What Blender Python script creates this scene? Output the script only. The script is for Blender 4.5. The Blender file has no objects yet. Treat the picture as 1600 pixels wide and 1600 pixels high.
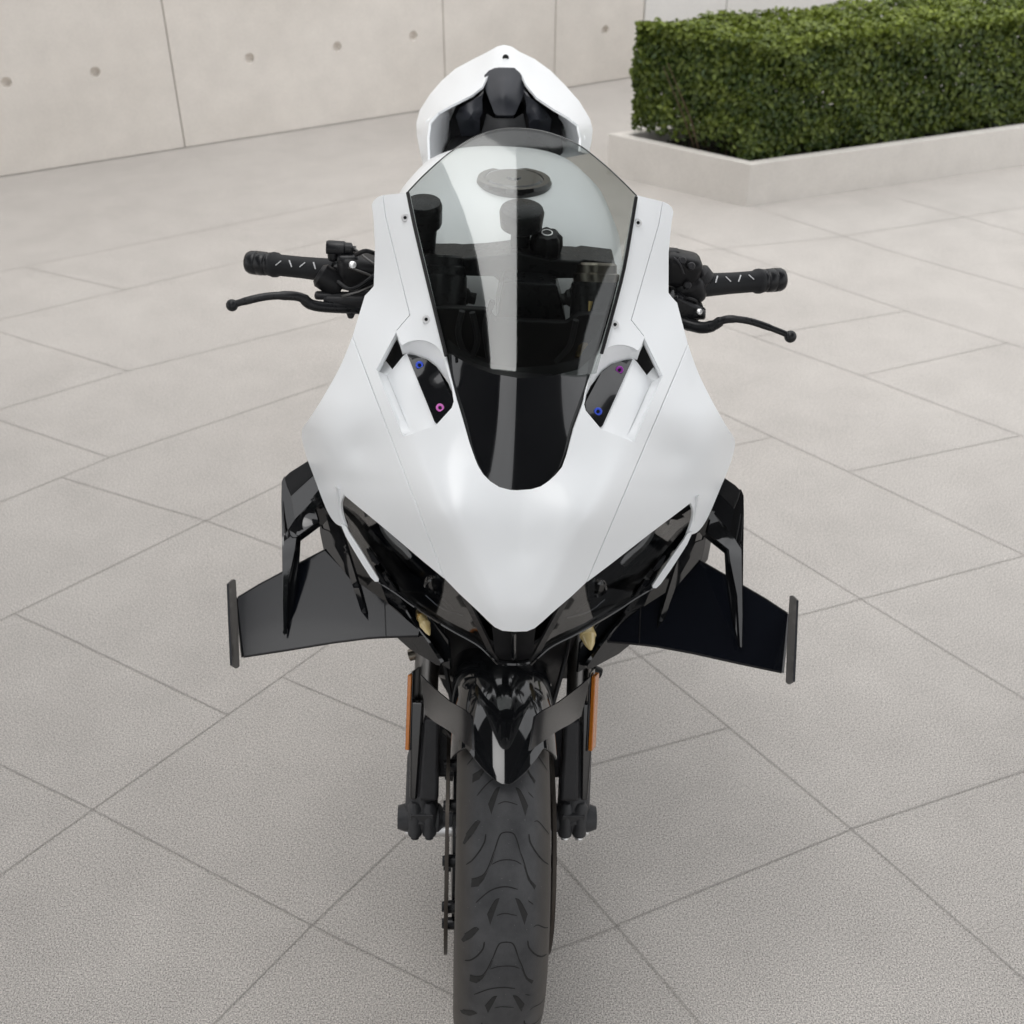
import bpy, bmesh, math, random
import numpy as np
from mathutils import Vector, Matrix
from mathutils.geometry import delaunay_2d_cdt
from mathutils.bvhtree import BVHTree
random.seed(7); RNG = np.random.default_rng(7)
SC = bpy.context.scene
COL = SC.collection
R = math.radians

# ---------------------------------------------------------------- camera
F = 1880.0; PITCH = R(36); CAMH = 1.736          # focal length in px of a 1600 px frame
cd = bpy.data.cameras.new('camera'); cam = bpy.data.objects.new('camera', cd); COL.objects.link(cam)
cam.location = (0, 0, CAMH); cam.rotation_euler = (R(90) - PITCH, 0, 0)
cd.sensor_width = 36; cd.lens = F / 1600 * 36; cd.clip_start = .05; cd.clip_end = 500
cd.dof.use_dof = True; cd.dof.focus_distance = 1.52; cd.dof.aperture_fstop = 8
SC.camera = cam
# ---------------------------------------------------------------- world, sun, exposure
SUN_EL, SUN_AZ = R(80), R(262)
w = bpy.data.worlds.new('World'); SC.world = w; w.use_nodes = True
nt = w.node_tree; bg = nt.nodes['Background']
sky = nt.nodes.new('ShaderNodeTexSky'); sky.sky_type = 'NISHITA'; sky.sun_disc = False
sky.sun_elevation = SUN_EL; sky.sun_rotation = SUN_AZ; sky.air_density = 1.0; sky.dust_density = 4.0
hs = nt.nodes.new('ShaderNodeHueSaturation'); hs.inputs['Saturation'].default_value = .30
nt.links.new(sky.outputs[0], hs.inputs['Color'])
# overcast layer: brightest overhead, a third of that at the horizon
wtc = nt.nodes.new('ShaderNodeTexCoord'); wsx = nt.nodes.new('ShaderNodeSeparateXYZ'); nt.links.new(wtc.outputs['Generated'], wsx.inputs[0])
wmr = nt.nodes.new('ShaderNodeMapRange'); wmr.inputs['To Min'].default_value = .62; wmr.inputs['To Max'].default_value = 1.0; nt.links.new(wsx.outputs[2], wmr.inputs['Value'])
wno = nt.nodes.new('ShaderNodeTexNoise'); wno.inputs['Scale'].default_value = 2.2; wno.inputs['Detail'].default_value = 5; nt.links.new(wtc.outputs['Generated'], wno.inputs['Vector'])
wm2 = nt.nodes.new('ShaderNodeMapRange'); wm2.inputs['From Min'].default_value = .3; wm2.inputs['From Max'].default_value = .7; wm2.inputs['To Min'].default_value = 8.0; wm2.inputs['To Max'].default_value = 11.0
nt.links.new(wno.outputs[0], wm2.inputs['Value'])
wmu = nt.nodes.new('ShaderNodeMath'); wmu.operation = 'MULTIPLY'; nt.links.new(wmr.outputs[0], wmu.inputs[0]); nt.links.new(wm2.outputs[0], wmu.inputs[1])
wvm = nt.nodes.new('ShaderNodeVectorMath'); wvm.operation = 'SCALE'; wvm.inputs[0].default_value = (.985, .99, 1.0); nt.links.new(wmu.outputs[0], wvm.inputs['Scale'])
wmx = nt.nodes.new('ShaderNodeMix'); wmx.data_type = 'RGBA'; wmx.inputs['Factor'].default_value = .8
nt.links.new(hs.outputs[0], wmx.inputs['A']); nt.links.new(wvm.outputs[0], wmx.inputs['B']); nt.links.new(wmx.outputs['Result'], bg.inputs[0])
bg.inputs[1].default_value = .15
sl = bpy.data.lights.new('sun', 'SUN'); sl.energy = .55; sl.angle = R(38); sl.color = (1, .985, .965)
so = bpy.data.objects.new('sun', sl); COL.objects.link(so)
# sun comes from behind and left of the camera
sdir = Vector((math.sin(SUN_AZ) * math.cos(SUN_EL), math.cos(SUN_AZ) * math.cos(SUN_EL), math.sin(SUN_EL)))
so.rotation_euler = sdir.to_track_quat('Z', 'Y').to_euler()
SC.view_settings.view_transform = 'Standard'; SC.view_settings.look = 'None'
SC.view_settings.exposure = 0.50; SC.view_settings.gamma = 1

# ---------------------------------------------------------------- projection helpers
cp, sp_ = math.cos(PITCH), math.sin(PITCH)
def ray(px, py):
    a = (px - 800) / F; b = (800 - py) / F
    return Vector((a, cp + b * sp_, -sp_ + b * cp))
def G(px, py, z=0.):
    d = ray(px, py); t = (z - CAMH) / d.z
    return Vector((d.x * t, d.y * t, z))
MB = Matrix.Translation((-.034, 1.157, 0)) @ Matrix.Rotation(R(1.6), 4, 'Z') @ Matrix.Rotation(R(2.2), 4, 'Y')
MBI = MB.inverted(); M3 = MBI.to_3x3(); CL = MBI @ Vector((0, 0, CAMH))
def P(px, py, y):                                   # point of the bike frame whose distance behind the axle is y
    d = M3 @ ray(px, py); t = (y - CL.y) / d.y
    return CL + d * t
def PXL(px, py, x):
    d = M3 @ ray(px, py); t = (x - CL.x) / d.x
    return CL + d * t

# ---------------------------------------------------------------- materials
MATS = {}
def mat(name, col, rough=.5, metal=0., coat=0., spec=.5, bump=None, vary=None, croug=.03, alpha=None):
    m = bpy.data.materials.new(name); m.use_nodes = True; n = m.node_tree; b = n.nodes['Principled BSDF']
    b.inputs['Base Color'].default_value = (*col, 1); b.inputs['Roughness'].default_value = rough
    b.inputs['Metallic'].default_value = metal; b.inputs['Coat Weight'].default_value = coat
    b.inputs['Coat Roughness'].default_value = croug; b.inputs['Specular IOR Level'].default_value = spec
    tc = n.nodes.new('ShaderNodeTexCoord')
    if vary:                                         # (scale, amount)
        no = n.nodes.new('ShaderNodeTexNoise'); no.inputs['Scale'].default_value = vary[0]; no.inputs['Detail'].default_value = 6
        n.links.new(tc.outputs['Object'], no.inputs['Vector'])
        mr = n.nodes.new('ShaderNodeMapRange'); mr.inputs['From Min'].default_value = .3; mr.inputs['From Max'].default_value = .7
        mr.inputs['To Min'].default_value = max(0, rough - vary[1]); mr.inputs['To Max'].default_value = rough + vary[1]
        n.links.new(no.outputs[0], mr.inputs['Value']); n.links.new(mr.outputs[0], b.inputs['Roughness'])
        mx = n.nodes.new('ShaderNodeMix'); mx.data_type = 'RGBA'
        mx.inputs['A'].default_value = (*col, 1)
        k = vary[2] if len(vary) > 2 else 1.3
        mx.inputs['B'].default_value = (*[min(1, c * k + (.004 if k > 1 else 0)) for c in col], 1)
        n.links.new(no.outputs[0], mx.inputs['Factor']); n.links.new(mx.outputs['Result'], b.inputs['Base Color'])
    if bump:
        no2 = n.nodes.new('ShaderNodeTexNoise'); no2.inputs['Scale'].default_value = bump[0]; no2.inputs['Detail'].default_value = 3
        n.links.new(tc.outputs['Object'], no2.inputs['Vector'])
        bp = n.nodes.new('ShaderNodeBump'); bp.inputs['Strength'].default_value = bump[1]; bp.inputs['Distance'].default_value = bump[2]
        n.links.new(no2.outputs[0], bp.inputs['Height']); n.links.new(bp.outputs[0], b.inputs['Normal'])
    MATS[name] = m
    return m
WHITE = mat('white_paint', (.85, .872, .888), .34, coat=.25, spec=.35, vary=(9, .03, .985), croug=.09)
BLACK = mat('gloss_black_paint', (.0045, .005, .006), .08, coat=.6, spec=.4, vary=(14, .03, 1.2))
DARK = mat('black_plastic', (.009, .009, .010), .38, spec=.2, vary=(60, .06), bump=(900, .25, .0004))
MATTE = mat('satin_black_metal', (.010, .0105, .012), .3, spec=.3, vary=(90, .08))
CAST = mat('cast_black_metal', (.016, .016, .0175), .42, spec=.25, vary=(55, .12, 2.2), bump=(500, .35, .0006))
GRIP = mat('grip_rubber', (.012, .013, .015), .6, spec=.3, bump=(1500, .4, .0004))
WINGP = mat('wing_paint', (.005, .006, .009), .12, coat=.12, spec=.25)
WORN = mat('worn_cast_metal', (.018, .0185, .020), .45, spec=.3, vary=(70, .15, 3.), bump=(600, .4, .0006))
PLATE = mat('end_plate_paint', (.008, .009, .012), .4, spec=.2)
SATIN = mat('satin_black_plastic', (.009, .009, .010), .2, spec=.3)
SEAT = mat('seat_vinyl', (.020, .022, .028), .45, spec=.3, bump=(1200, .3, .0004), vary=(20, .05))
STEEL = mat('steel', (.78, .78, .78), .42, 1.)
DISC = mat('brake_disc_steel', (.07, .062, .055), .5, 1., vary=(30, .1))
FORKCAP = mat('anodised_bronze', (.22, .20, .17), .3, 1.)
GOLD = mat('gold_anodised', (.55, .40, .17), .28, 1.)
BLUE = mat('blue_anodised', (.06, .12, .75), .25, .6)
PINK = mat('pink_anodised', (.75, .20, .62), .25, .6)
PURPLE = mat('purple_anodised', (.36, .05, .42), .25, .6)
AMBER = mat('amber_reflector', (.62, .19, .015), .2, coat=.8, vary=(200, .05, .6))
CREAM = mat('amber_lamp_plastic', (.60, .47, .22), .25, coat=.8)
PRINT = mat('white_rubber_print', (.62, .63, .64), .6)
RED = mat('red_plastic', (.5, .03, .02), .4)
DSTEEL = mat('dark_steel', (.16, .155, .15), .3, 1.)
CHROME = mat('silver_trim', (.5, .5, .52), .2, 1.)
CONC = None

def tyre_material():
    m = bpy.data.materials.new('tyre_rubber'); m.use_nodes = True; n = m.node_tree; L = n.links.new; b = n.nodes['Principled BSDF']
    tc = n.nodes.new('ShaderNodeTexCoord')
    no = n.nodes.new('ShaderNodeTexNoise'); no.inputs['Scale'].default_value = 22; no.inputs['Detail'].default_value = 8; no.inputs['Roughness'].default_value = .65
    L(tc.outputs['Object'], no.inputs['Vector'])
    cr = n.nodes.new('ShaderNodeValToRGB'); cr.color_ramp.elements[0].position = .3; cr.color_ramp.elements[0].color = (.030, .031, .034, 1)
    cr.color_ramp.elements[1].position = .75; cr.color_ramp.elements[1].color = (.066, .067, .070, 1); L(no.outputs[0], cr.inputs[0])
    # dust specks in the rubber and worn brownish shoulders
    sx = n.nodes.new('ShaderNodeSeparateXYZ'); L(tc.outputs['Object'], sx.inputs[0])
    ab = n.nodes.new('ShaderNodeMath'); ab.operation = 'ABSOLUTE'; L(sx.outputs[0], ab.inputs[0])
    mr = n.nodes.new('ShaderNodeMapRange'); mr.inputs['From Min'].default_value = .036; mr.inputs['From Max'].default_value = .056; L(ab.outputs[0], mr.inputs['Value'])
    mx = n.nodes.new('ShaderNodeMix'); mx.data_type = 'RGBA'; mx.inputs['B'].default_value = (.048, .043, .038, 1)
    L(mr.outputs[0], mx.inputs['Factor']); L(cr.outputs[0], mx.inputs['A'])
    no3 = n.nodes.new('ShaderNodeTexVoronoi'); no3.inputs['Scale'].default_value = 130; L(tc.outputs['Object'], no3.inputs['Vector'])
    lt = n.nodes.new('ShaderNodeMath'); lt.operation = 'LESS_THAN'; lt.inputs[1].default_value = .05; L(no3.outputs['Distance'], lt.inputs[0])
    mx2 = n.nodes.new('ShaderNodeMix'); mx2.data_type = 'RGBA'; mx2.inputs['B'].default_value = (.16, .15, .14, 1)
    L(lt.outputs[0], mx2.inputs['Factor']); L(mx.outputs['Result'], mx2.inputs['A']); L(mx2.outputs['Result'], b.inputs['Base Color'])
    b.inputs['Roughness'].default_value = .5; b.inputs['Specular IOR Level'].default_value = .32
    no2 = n.nodes.new('ShaderNodeTexNoise'); no2.inputs['Scale'].default_value = 700; L(tc.outputs['Object'], no2.inputs['Vector'])
    bp = n.nodes.new('ShaderNodeBump'); bp.inputs['Strength'].default_value = .35; bp.inputs['Distance'].default_value = .0005
    L(no2.outputs[0], bp.inputs['Height']); L(bp.outputs[0], b.inputs['Normal'])
    return m
TYRE = tyre_material()
GROOVE = mat('tyre_groove', (.007, .007, .007), .8)
GROOVE2 = mat('tyre_recess', (.012, .012, .012), .8)

def screen_material(tint=(.73, .75, .74)):
    m = bpy.data.materials.new('tinted_screen'); m.use_nodes = True; n = m.node_tree; n.nodes.clear(); L = n.links.new
    out = n.nodes.new('ShaderNodeOutputMaterial'); mix = n.nodes.new('ShaderNodeMixShader')
    tr = n.nodes.new('ShaderNodeBsdfTransparent'); tr.inputs[0].default_value = (*tint, 1)
    gl = n.nodes.new('ShaderNodeBsdfGlossy'); gl.inputs['Roughness'].default_value = .05; gl.inputs[0].default_value = (1, 1, 1, 1)
    lw = n.nodes.new('ShaderNodeLayerWeight'); lw.inputs[0].default_value = .5
    pw = n.nodes.new('ShaderNodeMath'); pw.operation = 'POWER'; pw.inputs[1].default_value = 4.5; L = n.links.new; L(lw.outputs['Facing'], pw.inputs[0])
    fr = n.nodes.new('ShaderNodeMapRange'); fr.inputs['To Min'].default_value = .045; fr.inputs['To Max'].default_value = .85; L(pw.outputs[0], fr.inputs['Value'])
    tc = n.nodes.new('ShaderNodeTexCoord'); mp = n.nodes.new('ShaderNodeMapping'); mp.inputs['Scale'].default_value = (26, 2.5, 2.5)
    no = n.nodes.new('ShaderNodeTexNoise'); no.inputs['Scale'].default_value = 1; L(tc.outputs['Object'], mp.inputs[0]); L(mp.outputs[0], no.inputs['Vector'])
    bp = n.nodes.new('ShaderNodeBump'); bp.inputs['Strength'].default_value = .05; bp.inputs['Distance'].default_value = .004
    L(no.outputs[0], bp.inputs['Height']); L(bp.outputs[0], gl.inputs['Normal'])
    L(fr.outputs[0], mix.inputs[0]); L(tr.outputs[0], mix.inputs[1]); L(gl.outputs[0], mix.inputs[2]); L(mix.outputs[0], out.inputs[0])
    return m
SCREEN = screen_material()
LENS = screen_material((.28, .29, .30)); LENS.name = 'smoked_lens'

# ---------------------------------------------------------------- object helpers
def link(name, me, m, parent=None):
    o = bpy.data.objects.new(name, me); COL.objects.link(o)
    if m: me.materials.append(m)
    if parent: o.parent = parent
    return o
def mk(name, bm, m, parent=None, smooth=True, sharp=35, bevel=0, segs=2):
    me = bpy.data.meshes.new(name); bmesh.ops.recalc_face_normals(bm, faces=bm.faces); bm.to_mesh(me); bm.free()
    if smooth:
        me.shade_smooth()
        if sharp: me.set_sharp_from_angle(angle=R(sharp))
    o = link(name, me, m, parent)
    if bevel:
        b = o.modifiers.new('bevel', 'BEVEL'); b.width = bevel; b.segments = segs; b.limit_method = 'ANGLE'; b.angle_limit = R(35); b.harden_normals = True
    return o
def empty(name, loc=(0, 0, 0), parent=None):
    o = bpy.data.objects.new(name, None); o.location = loc; COL.objects.link(o); o.empty_display_size = .1
    if parent: o.parent = parent
    return o
def tag(o, label=None, cat=None, group=None, kind=None):
    if label: o['label'] = label
    if cat: o['category'] = cat
    if group: o['group'] = group
    if kind: o['kind'] = kind
    return o
def catmull(pts, n=6, closed=False):
    pts = [np.array(p, float) for p in pts]; out = []
    N = len(pts); rng = range(N) if closed else range(N - 1)
    for i in rng:
        p1, p2 = pts[i], pts[(i + 1) % N]
        p0 = pts[(i - 1) % N] if (closed or i > 0) else 2 * p1 - p2
        p3 = pts[(i + 2) % N] if (closed or i + 2 < N) else 2 * p2 - p1
        for k in range(n):
            t = k / n
            out.append(.5 * ((2 * p1) + (-p0 + p2) * t + (2 * p0 - 5 * p1 + 4 * p2 - p3) * t * t + (-p0 + 3 * p1 - 3 * p2 + p3) * t ** 3))
    if not closed: out.append(pts[-1])
    return [tuple(q) for q in out]
def tube(bm, pts, rad, seg=16, flat=None, cap=True, smooth_n=0):
    """tube through pts; rad number or list; flat=(a,b) scales the section sideways/up"""
    pts = [Vector(p) for p in pts]; n = len(pts)
    rads = list(rad) if hasattr(rad, '__len__') else [rad] * n
    if smooth_n:
        q = catmull([(*p, r) for p, r in zip(pts, rads)], smooth_n); pts = [Vector(v[:3]) for v in q]; rads = [v[3] for v in q]; n = len(pts)
    rings = []; t0 = (pts[1] - pts[0]).normalized()
    up = Vector((0, 0, 1)) if abs(t0.z) < .9 else Vector((0, -1, 0))
    side = t0.cross(up).normalized(); nrm = side.cross(t0).normalized()
    for i, p in enumerate(pts):
        t = (pts[min(i + 1, n - 1)] - pts[max(i - 1, 0)]).normalized()
        side = (side - t * side.dot(t)).normalized(); nrm = side.cross(t).normalized()
        a, b = flat if flat else (1, 1)
        rings.append([bm.verts.new(p + side * math.cos(2 * math.pi * k / seg) * rads[i] * a + nrm * math.sin(2 * math.pi * k / seg) * rads[i] * b) for k in range(seg)])
    for i in range(n - 1):
        for k in range(seg):
            bm.faces.new((rings[i][k], rings[i][(k + 1) % seg], rings[i + 1][(k + 1) % seg], rings[i + 1][k]))
    if cap:
        bm.faces.new(rings[0][::-1]); bm.faces.new(rings[-1])
def lathe(bm, a, b, prof, seg=32, lobes=0, depth=0.):
    """surface of revolution about a->b, prof = [(t,r)] with t in metres from a; r 0 closes it"""
    a = Vector(a); ax = (Vector(b) - a).normalized()
    up = Vector((0, 0, 1)) if abs(ax.z) < .9 else Vector((0, -1, 0))
    s = ax.cross(up).normalized(); n = s.cross(ax)
    prev = None
    for t, r in prof:
        c = a + ax * t
        if r <= 1e-6: cur = [bm.verts.new(c)]
        else:
            cur = []
            for k in range(seg):
                th = 2 * math.pi * k / seg; rr = r * (1 + depth * math.cos(lobes * th)) if lobes else r
                cur.append(bm.verts.new(c + s * math.cos(th) * rr + n * math.sin(th) * rr))
        if prev:
            if len(prev) == 1 and len(cur) > 1:
                for k in range(seg): bm.faces.new((prev[0], cur[k], cur[(k + 1) % seg]))
            elif len(cur) == 1 and len(prev) > 1:
                for k in range(seg): bm.faces.new((prev[k], prev[(k + 1) % seg], cur[0]))
            elif len(cur) > 1:
                for k in range(seg): bm.faces.new((prev[k], prev[(k + 1) % seg], cur[(k + 1) % seg], cur[k]))
        prev = cur
def box(bm, c, size, rot=None):
    g = bmesh.ops.create_cube(bm, size=1)['verts']
    M = Matrix.Translation(c) @ (rot.to_4x4() if rot else Matrix()) @ Matrix.Diagonal((*size, 1))
    bmesh.ops.transform(bm, matrix=M, verts=g)
def rbox(bm, c, size, rot=None, r=.006, squeeze=1.):
    t = bmesh.new(); g = bmesh.ops.create_cube(t, size=1)['verts']
    for v in g:
        k = squeeze if v.co.z > 0 else 1; v.co = Vector((v.co.x * size[0] * k, v.co.y * size[1] * k, v.co.z * size[2]))
    bmesh.ops.bevel(t, geom=t.edges[:], offset=min(r, min(size) * .45), segments=4, profile=.5, affect='EDGES')
    bmesh.ops.transform(t, matrix=Matrix.Translation(c) @ (rot.to_4x4() if rot else Matrix()), verts=t.verts)
    me = bpy.data.meshes.new('tmp'); t.to_mesh(me); t.free(); bm.from_mesh(me); bpy.data.meshes.remove(me)
def frame(z, x=None):                                # rotation whose z axis is z and x axis near x
    z = Vector(z).normalized(); x = Vector(x if x else (1, 0, 0)); x = (x - z * x.dot(z)).normalized(); y = z.cross(x)
    return Matrix((x, y, z)).transposed()
def NB(): return bmesh.new()

# ---------------------------------------------------------------- sheets cut to an outline and bent over a depth field
class Sym:
    def __init__(s, m0, slope, y0, k): s.m0, s.sl, s.y0, s.k = m0, slope, y0, k
    def mid(s, py): return s.m0 + s.sl * (py - s.y0)
    def hv(s, px, py):
        h = px - s.mid(py); return abs(h), py - s.k * h
    def mirror(s, px, py):
        m = s.mid(py); h = m - px; return m + h, py + 2 * s.k * h
    def half(s, px, py): return px <= s.mid(py)
FS = Sym(817, -.0187, 300, .023)
WS = Sym(801, 0, 980, .029)
TS = Sym(788, 0, 200, .0)
LS = Sym(782, -.055, 1200, .01)
class Poly:
    '''smooth curved sheet: cubic down the middle, bending back with the square of the distance from it'''
    def __init__(s, sym, pts):
        s.sym = sym; q = []
        for px, py, y in pts:
            h, v = sym.hv(px, py); q.append((*s.row(h / 100, v / 100), y))
        q = np.array(q); s.k = np.linalg.lstsq(q[:, :-1], q[:, -1], rcond=None)[0]
    @staticmethod
    def row(h, v): v -= 4; return [1, v, v * v, v ** 3, h * h, h * h * v]
    def __call__(s, px, py):
        h, v = s.sym.hv(px, py); return float(np.dot(s.row(h / 100, v / 100), s.k))
class Depth:
    def __init__(s, sym, pts, lam=0):
        s.sym = sym; q = []
        for px, py, y in pts:
            h, v = sym.hv(px, py)
            q.append((h / 100, v / 100, y))
            if h > 3: q.append((-h / 100, v / 100, y))
        q = np.array(q); s.X = q[:, :2]; n = len(q)
        K = s.ker(np.linalg.norm(s.X[:, None] - s.X[None], axis=2)) + lam * np.eye(n)
        Pm = np.c_[np.ones(n), s.X]; A = np.block([[K, Pm], [Pm.T, np.zeros((3, 3))]])
        s.w = np.linalg.solve(A, np.r_[q[:, 2], 0, 0, 0])
    @staticmethod
    def ker(r): return np.where(r > 1e-9, r * r * np.log(np.maximum(r, 1e-9)), 0)
    def __call__(s, px, py):
        h, v = s.sym.hv(px, py); x = np.array([h / 100, v / 100])
        r = np.linalg.norm(s.X - x, axis=1)
        return float(s.ker(r) @ s.w[:-3] + s.w[-3] + x @ s.w[-2:])
def inpoly(poly, x, y):
    c = False; n = len(poly); j = n - 1
    for i in range(n):
        xi, yi = poly[i][:2]; xj, yj = poly[j][:2]
        if (yi > y) != (yj > y) and x < (xj - xi) * (y - yi) / (yj - yi) + xi: c = not c
        j = i
    return c
def densify(poly, s):
    out = []
    for i, a in enumerate(poly):
        b = poly[(i + 1) % len(poly)]; n = max(1, int(math.dist(a[:2], b[:2]) / s + .5))
        for k in range(n): out.append(tuple(a[j] + (b[j] - a[j]) * k / n for j in range(2)))
    return out
def segdist(poly, x, y):
    A = np.array(poly); B = np.roll(A, -1, 0); p = np.array((x, y)); d = B - A
    t = np.clip(((p - A) * d).sum(1) / np.maximum((d * d).sum(1), 1e-9), 0, 1)
    return np.min(np.hypot(*(A + d * t[:, None] - p).T))
def triangulate(outline, holes=(), space=9.):
    loops = [densify(outline, space)] + [densify(h, space) for h in holes]
    V = []; E = []
    for lp in loops:
        s0 = len(V); V += lp; E += [(s0 + i, s0 + (i + 1) % len(lp)) for i in range(len(lp))]
    xs = [p[0] for p in outline]; ys = [p[1] for p in outline]
    y = min(ys) + space * .5; row = 0
    while y < max(ys):
        x = min(xs) + (space * .5 if row % 2 else 0)
        while x < max(xs):
            if inpoly(outline, x, y) and all(not inpoly(h, x, y) for h in holes) and min(segdist(lp, x, y) for lp in loops) > space * .55: V.append((x, y))
            x += space
        y += space * .87; row += 1
    r = delaunay_2d_cdt([Vector(v) for v in V], E, [], 0, 1e-6)
    vs, tris = r[0], []
    for t in r[2]:
        if len(t) != 3: continue
        cx = sum(vs[i].x for i in t) / 3; cy = sum(vs[i].y for i in t) / 3
        if inpoly(outline, cx, cy) and all(not inpoly(h, cx, cy) for h in holes): tris.append(tuple(t))
    return [(v.x, v.y) for v in vs], tris
def solid(name, V, tris, m, parent, thick, bevel=.0005, curved=False):
    '''a plate of even thickness pushed straight back from its front face'''
    V = [Vector(v) for v in V]; nn = Vector()
    for t in tris: nn += (V[t[1]] - V[t[0]]).cross(V[t[2]] - V[t[0]])
    if nn.dot(CL - V[0]) < 0: nn = -nn; tris = [t[::-1] for t in tris]
    nn.normalize(); n = len(V); ed = {}
    for t in tris:
        for i in range(3):
            e = (t[i], t[(i + 1) % 3]); ed[e] = 1
    F_ = [tuple(t) for t in tris] + [tuple(i + n for i in t[::-1]) for t in tris]
    for (i, j) in list(ed):
        if (j, i) not in ed: F_.append((j, i, i + n, j + n))
    if curved:
        vn = [Vector() for _ in V]
        for t in tris:
            q = (V[t[1]] - V[t[0]]).cross(V[t[2]] - V[t[0]])
            for i in t: vn[i] += q
        back = [v - q.normalized() * thick for v, q in zip(V, vn)]
    else: back = [v - nn * thick for v in V]
    me = bpy.data.meshes.new(name); me.from_pydata([tuple(v) for v in V] + [tuple(v) for v in back], [], F_); me.update()
    me.shade_smooth(); me.set_sharp_from_angle(angle=R(40)); o = link(name, me, m, parent)
    if bevel:
        b = o.modifiers.new('bevel', 'BEVEL'); b.width = bevel; b.segments = 2; b.limit_method = 'ANGLE'; b.angle_limit = R(50); b.harden_normals = True
    return o
def planar(pts):
    q = np.array(pts, float); A = np.c_[np.ones(len(q)), q[:, :2] / 100]; k = np.linalg.lstsq(A, q[:, 2], rcond=None)[0]
    return lambda x, y: float(k[0] + k[1] * x / 100 + k[2] * y / 100)
def sheet(name, outline, dep, m, parent, thick=.003, holes=(), space=9., mirror=None, bevel=.0007, flip_only=False, away=None):
    """outline in picture units; dep(px,py) gives how far back the surface lies; mirror=Sym also builds the twin"""
    uv, tris = triangulate(outline, holes, space); out = []
    y = [dep(*p) for p in uv]
    for twin in ((False, True) if mirror else (False,)):
        pts = [P(*(mirror.mirror(*q) if twin else q), yy) for q, yy in zip(uv, y)]
        if thick:
            out.append(solid(name, pts, tris, m, parent if not isinstance(parent, (list, tuple)) else parent[int(twin)], thick, bevel, space >= 7.5)); continue
        me = bpy.data.meshes.new(name); me.from_pydata([tuple(p) for p in pts], [], tris); me.validate(); me.update()
        s = sum(((CL - f.center).dot(f.normal)) * f.area for f in me.polygons)
        if s < 0: me.flip_normals()
        me.shade_smooth()
        o = link(name, me, m, parent if not isinstance(parent, (list, tuple)) else parent[int(twin)])
        if thick:
            sd = o.modifiers.new('thick', 'SOLIDIFY'); sd.thickness = thick; sd.offset = -1; sd.use_even_offset = False
            if bevel and space > 7.5:
                b = o.modifiers.new('bevel', 'BEVEL'); b.width = bevel; b.segments = 2; b.limit_method = 'ANGLE'; b.angle_limit = R(50); b.harden_normals = True
        out.append(o)
    return out if mirror else out[0]
def interp(pts):
    """smooth field through (px,py,y) samples, no symmetry"""
    q = np.array(pts, float); X = q[:, :2] / 100; n = len(q)
    K = np.linalg.norm(X[:, None] - X[None], axis=2); Pm = np.c_[np.ones(n), X]
    A = np.block([[K, Pm], [Pm.T, np.zeros((3, 3))]]); w_ = np.linalg.lstsq(A, np.r_[q[:, 2], 0, 0, 0], rcond=None)[0]
    def f(px, py):
        x = np.array([px / 100, py / 100]); return float(np.linalg.norm(X - x, axis=1) @ w_[:-3] + w_[-3] + x @ w_[-2:])
    return f
def ls(a, b): return [a, b]
# ================================================================ SETTING
def stone_material(name, c1, c2, grain, gs, blotch=.06, stain=None, rough=.75, bumpd=.0006):
    m = bpy.data.materials.new(name); m.use_nodes = True; n = m.node_tree; L = n.links.new; b = n.nodes['Principled BSDF']
    tc = n.nodes.new('ShaderNodeTexCoord')
    def noise(sc, det, ro=.5):
        q = n.nodes.new('ShaderNodeTexNoise'); q.inputs['Scale'].default_value = sc; q.inputs['Detail'].default_value = det; q.inputs['Roughness'].default_value = ro
        L(tc.outputs['Object'], q.inputs['Vector']); return q
    big = noise(1.1, 5, .6); mid = noise(7, 4, .6); fine = noise(gs, 2, .7)
    cr = n.nodes.new('ShaderNodeValToRGB'); cr.color_ramp.elements[0].position = .35; cr.color_ramp.elements[0].color = (*c1, 1)
    cr.color_ramp.elements[1].position = .65; cr.color_ramp.elements[1].color = (*c2, 1); L(big.outputs[0], cr.inputs[0])
    def mul(a, fac_out, lo, hi, f0=.3, f1=.7):
        mr = n.nodes.new('ShaderNodeMapRange'); mr.inputs['From Min'].default_value = f0; mr.inputs['From Max'].default_value = f1
        mr.inputs['To Min'].default_value = lo; mr.inputs['To Max'].default_value = hi; L(fac_out, mr.inputs['Value'])
        mx = n.nodes.new('ShaderNodeMix'); mx.data_type = 'RGBA'; mx.blend_type = 'MULTIPLY'; mx.inputs['Factor'].default_value = 1
        cc = n.nodes.new('ShaderNodeCombineColor'); [L(mr.outputs[0], cc.inputs[i]) for i in range(3)]
        L(a, mx.inputs['A']); L(cc.outputs[0], mx.inputs['B']); return mx.outputs['Result']
    c = mul(cr.outputs[0], mid.outputs[0], 1 - blotch, 1 + blotch)
    c = mul(c, fine.outputs[0], 1 - grain, 1 + grain)
    L(c, b.inputs['Base Color']); b.inputs['Roughness'].default_value = rough; b.inputs['Specular IOR Level'].default_value = .3
    bp = n.nodes.new('ShaderNodeBump'); bp.inputs['Strength'].default_value = .4; bp.inputs['Distance'].default_value = bumpd
    L(fine.outputs[0], bp.inputs['Height']); L(bp.outputs[0], b.inputs['Normal'])
    return m
PAVE = stone_material('granite_paving', (.445, .42, .394), (.492, .466, .438), .72, 400, .05)
JOINT = mat('paving_joint', (.35, .332, .312), .9)
CONC = stone_material('concrete_wall', (.73, .685, .63), (.80, .755, .70), .03, 90, .05, bumpd=.0003)
CONC2 = stone_material('pale_concrete', (.82, .805, .78), (.86, .845, .82), .03, 90, .03, bumpd=.0003)
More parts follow.
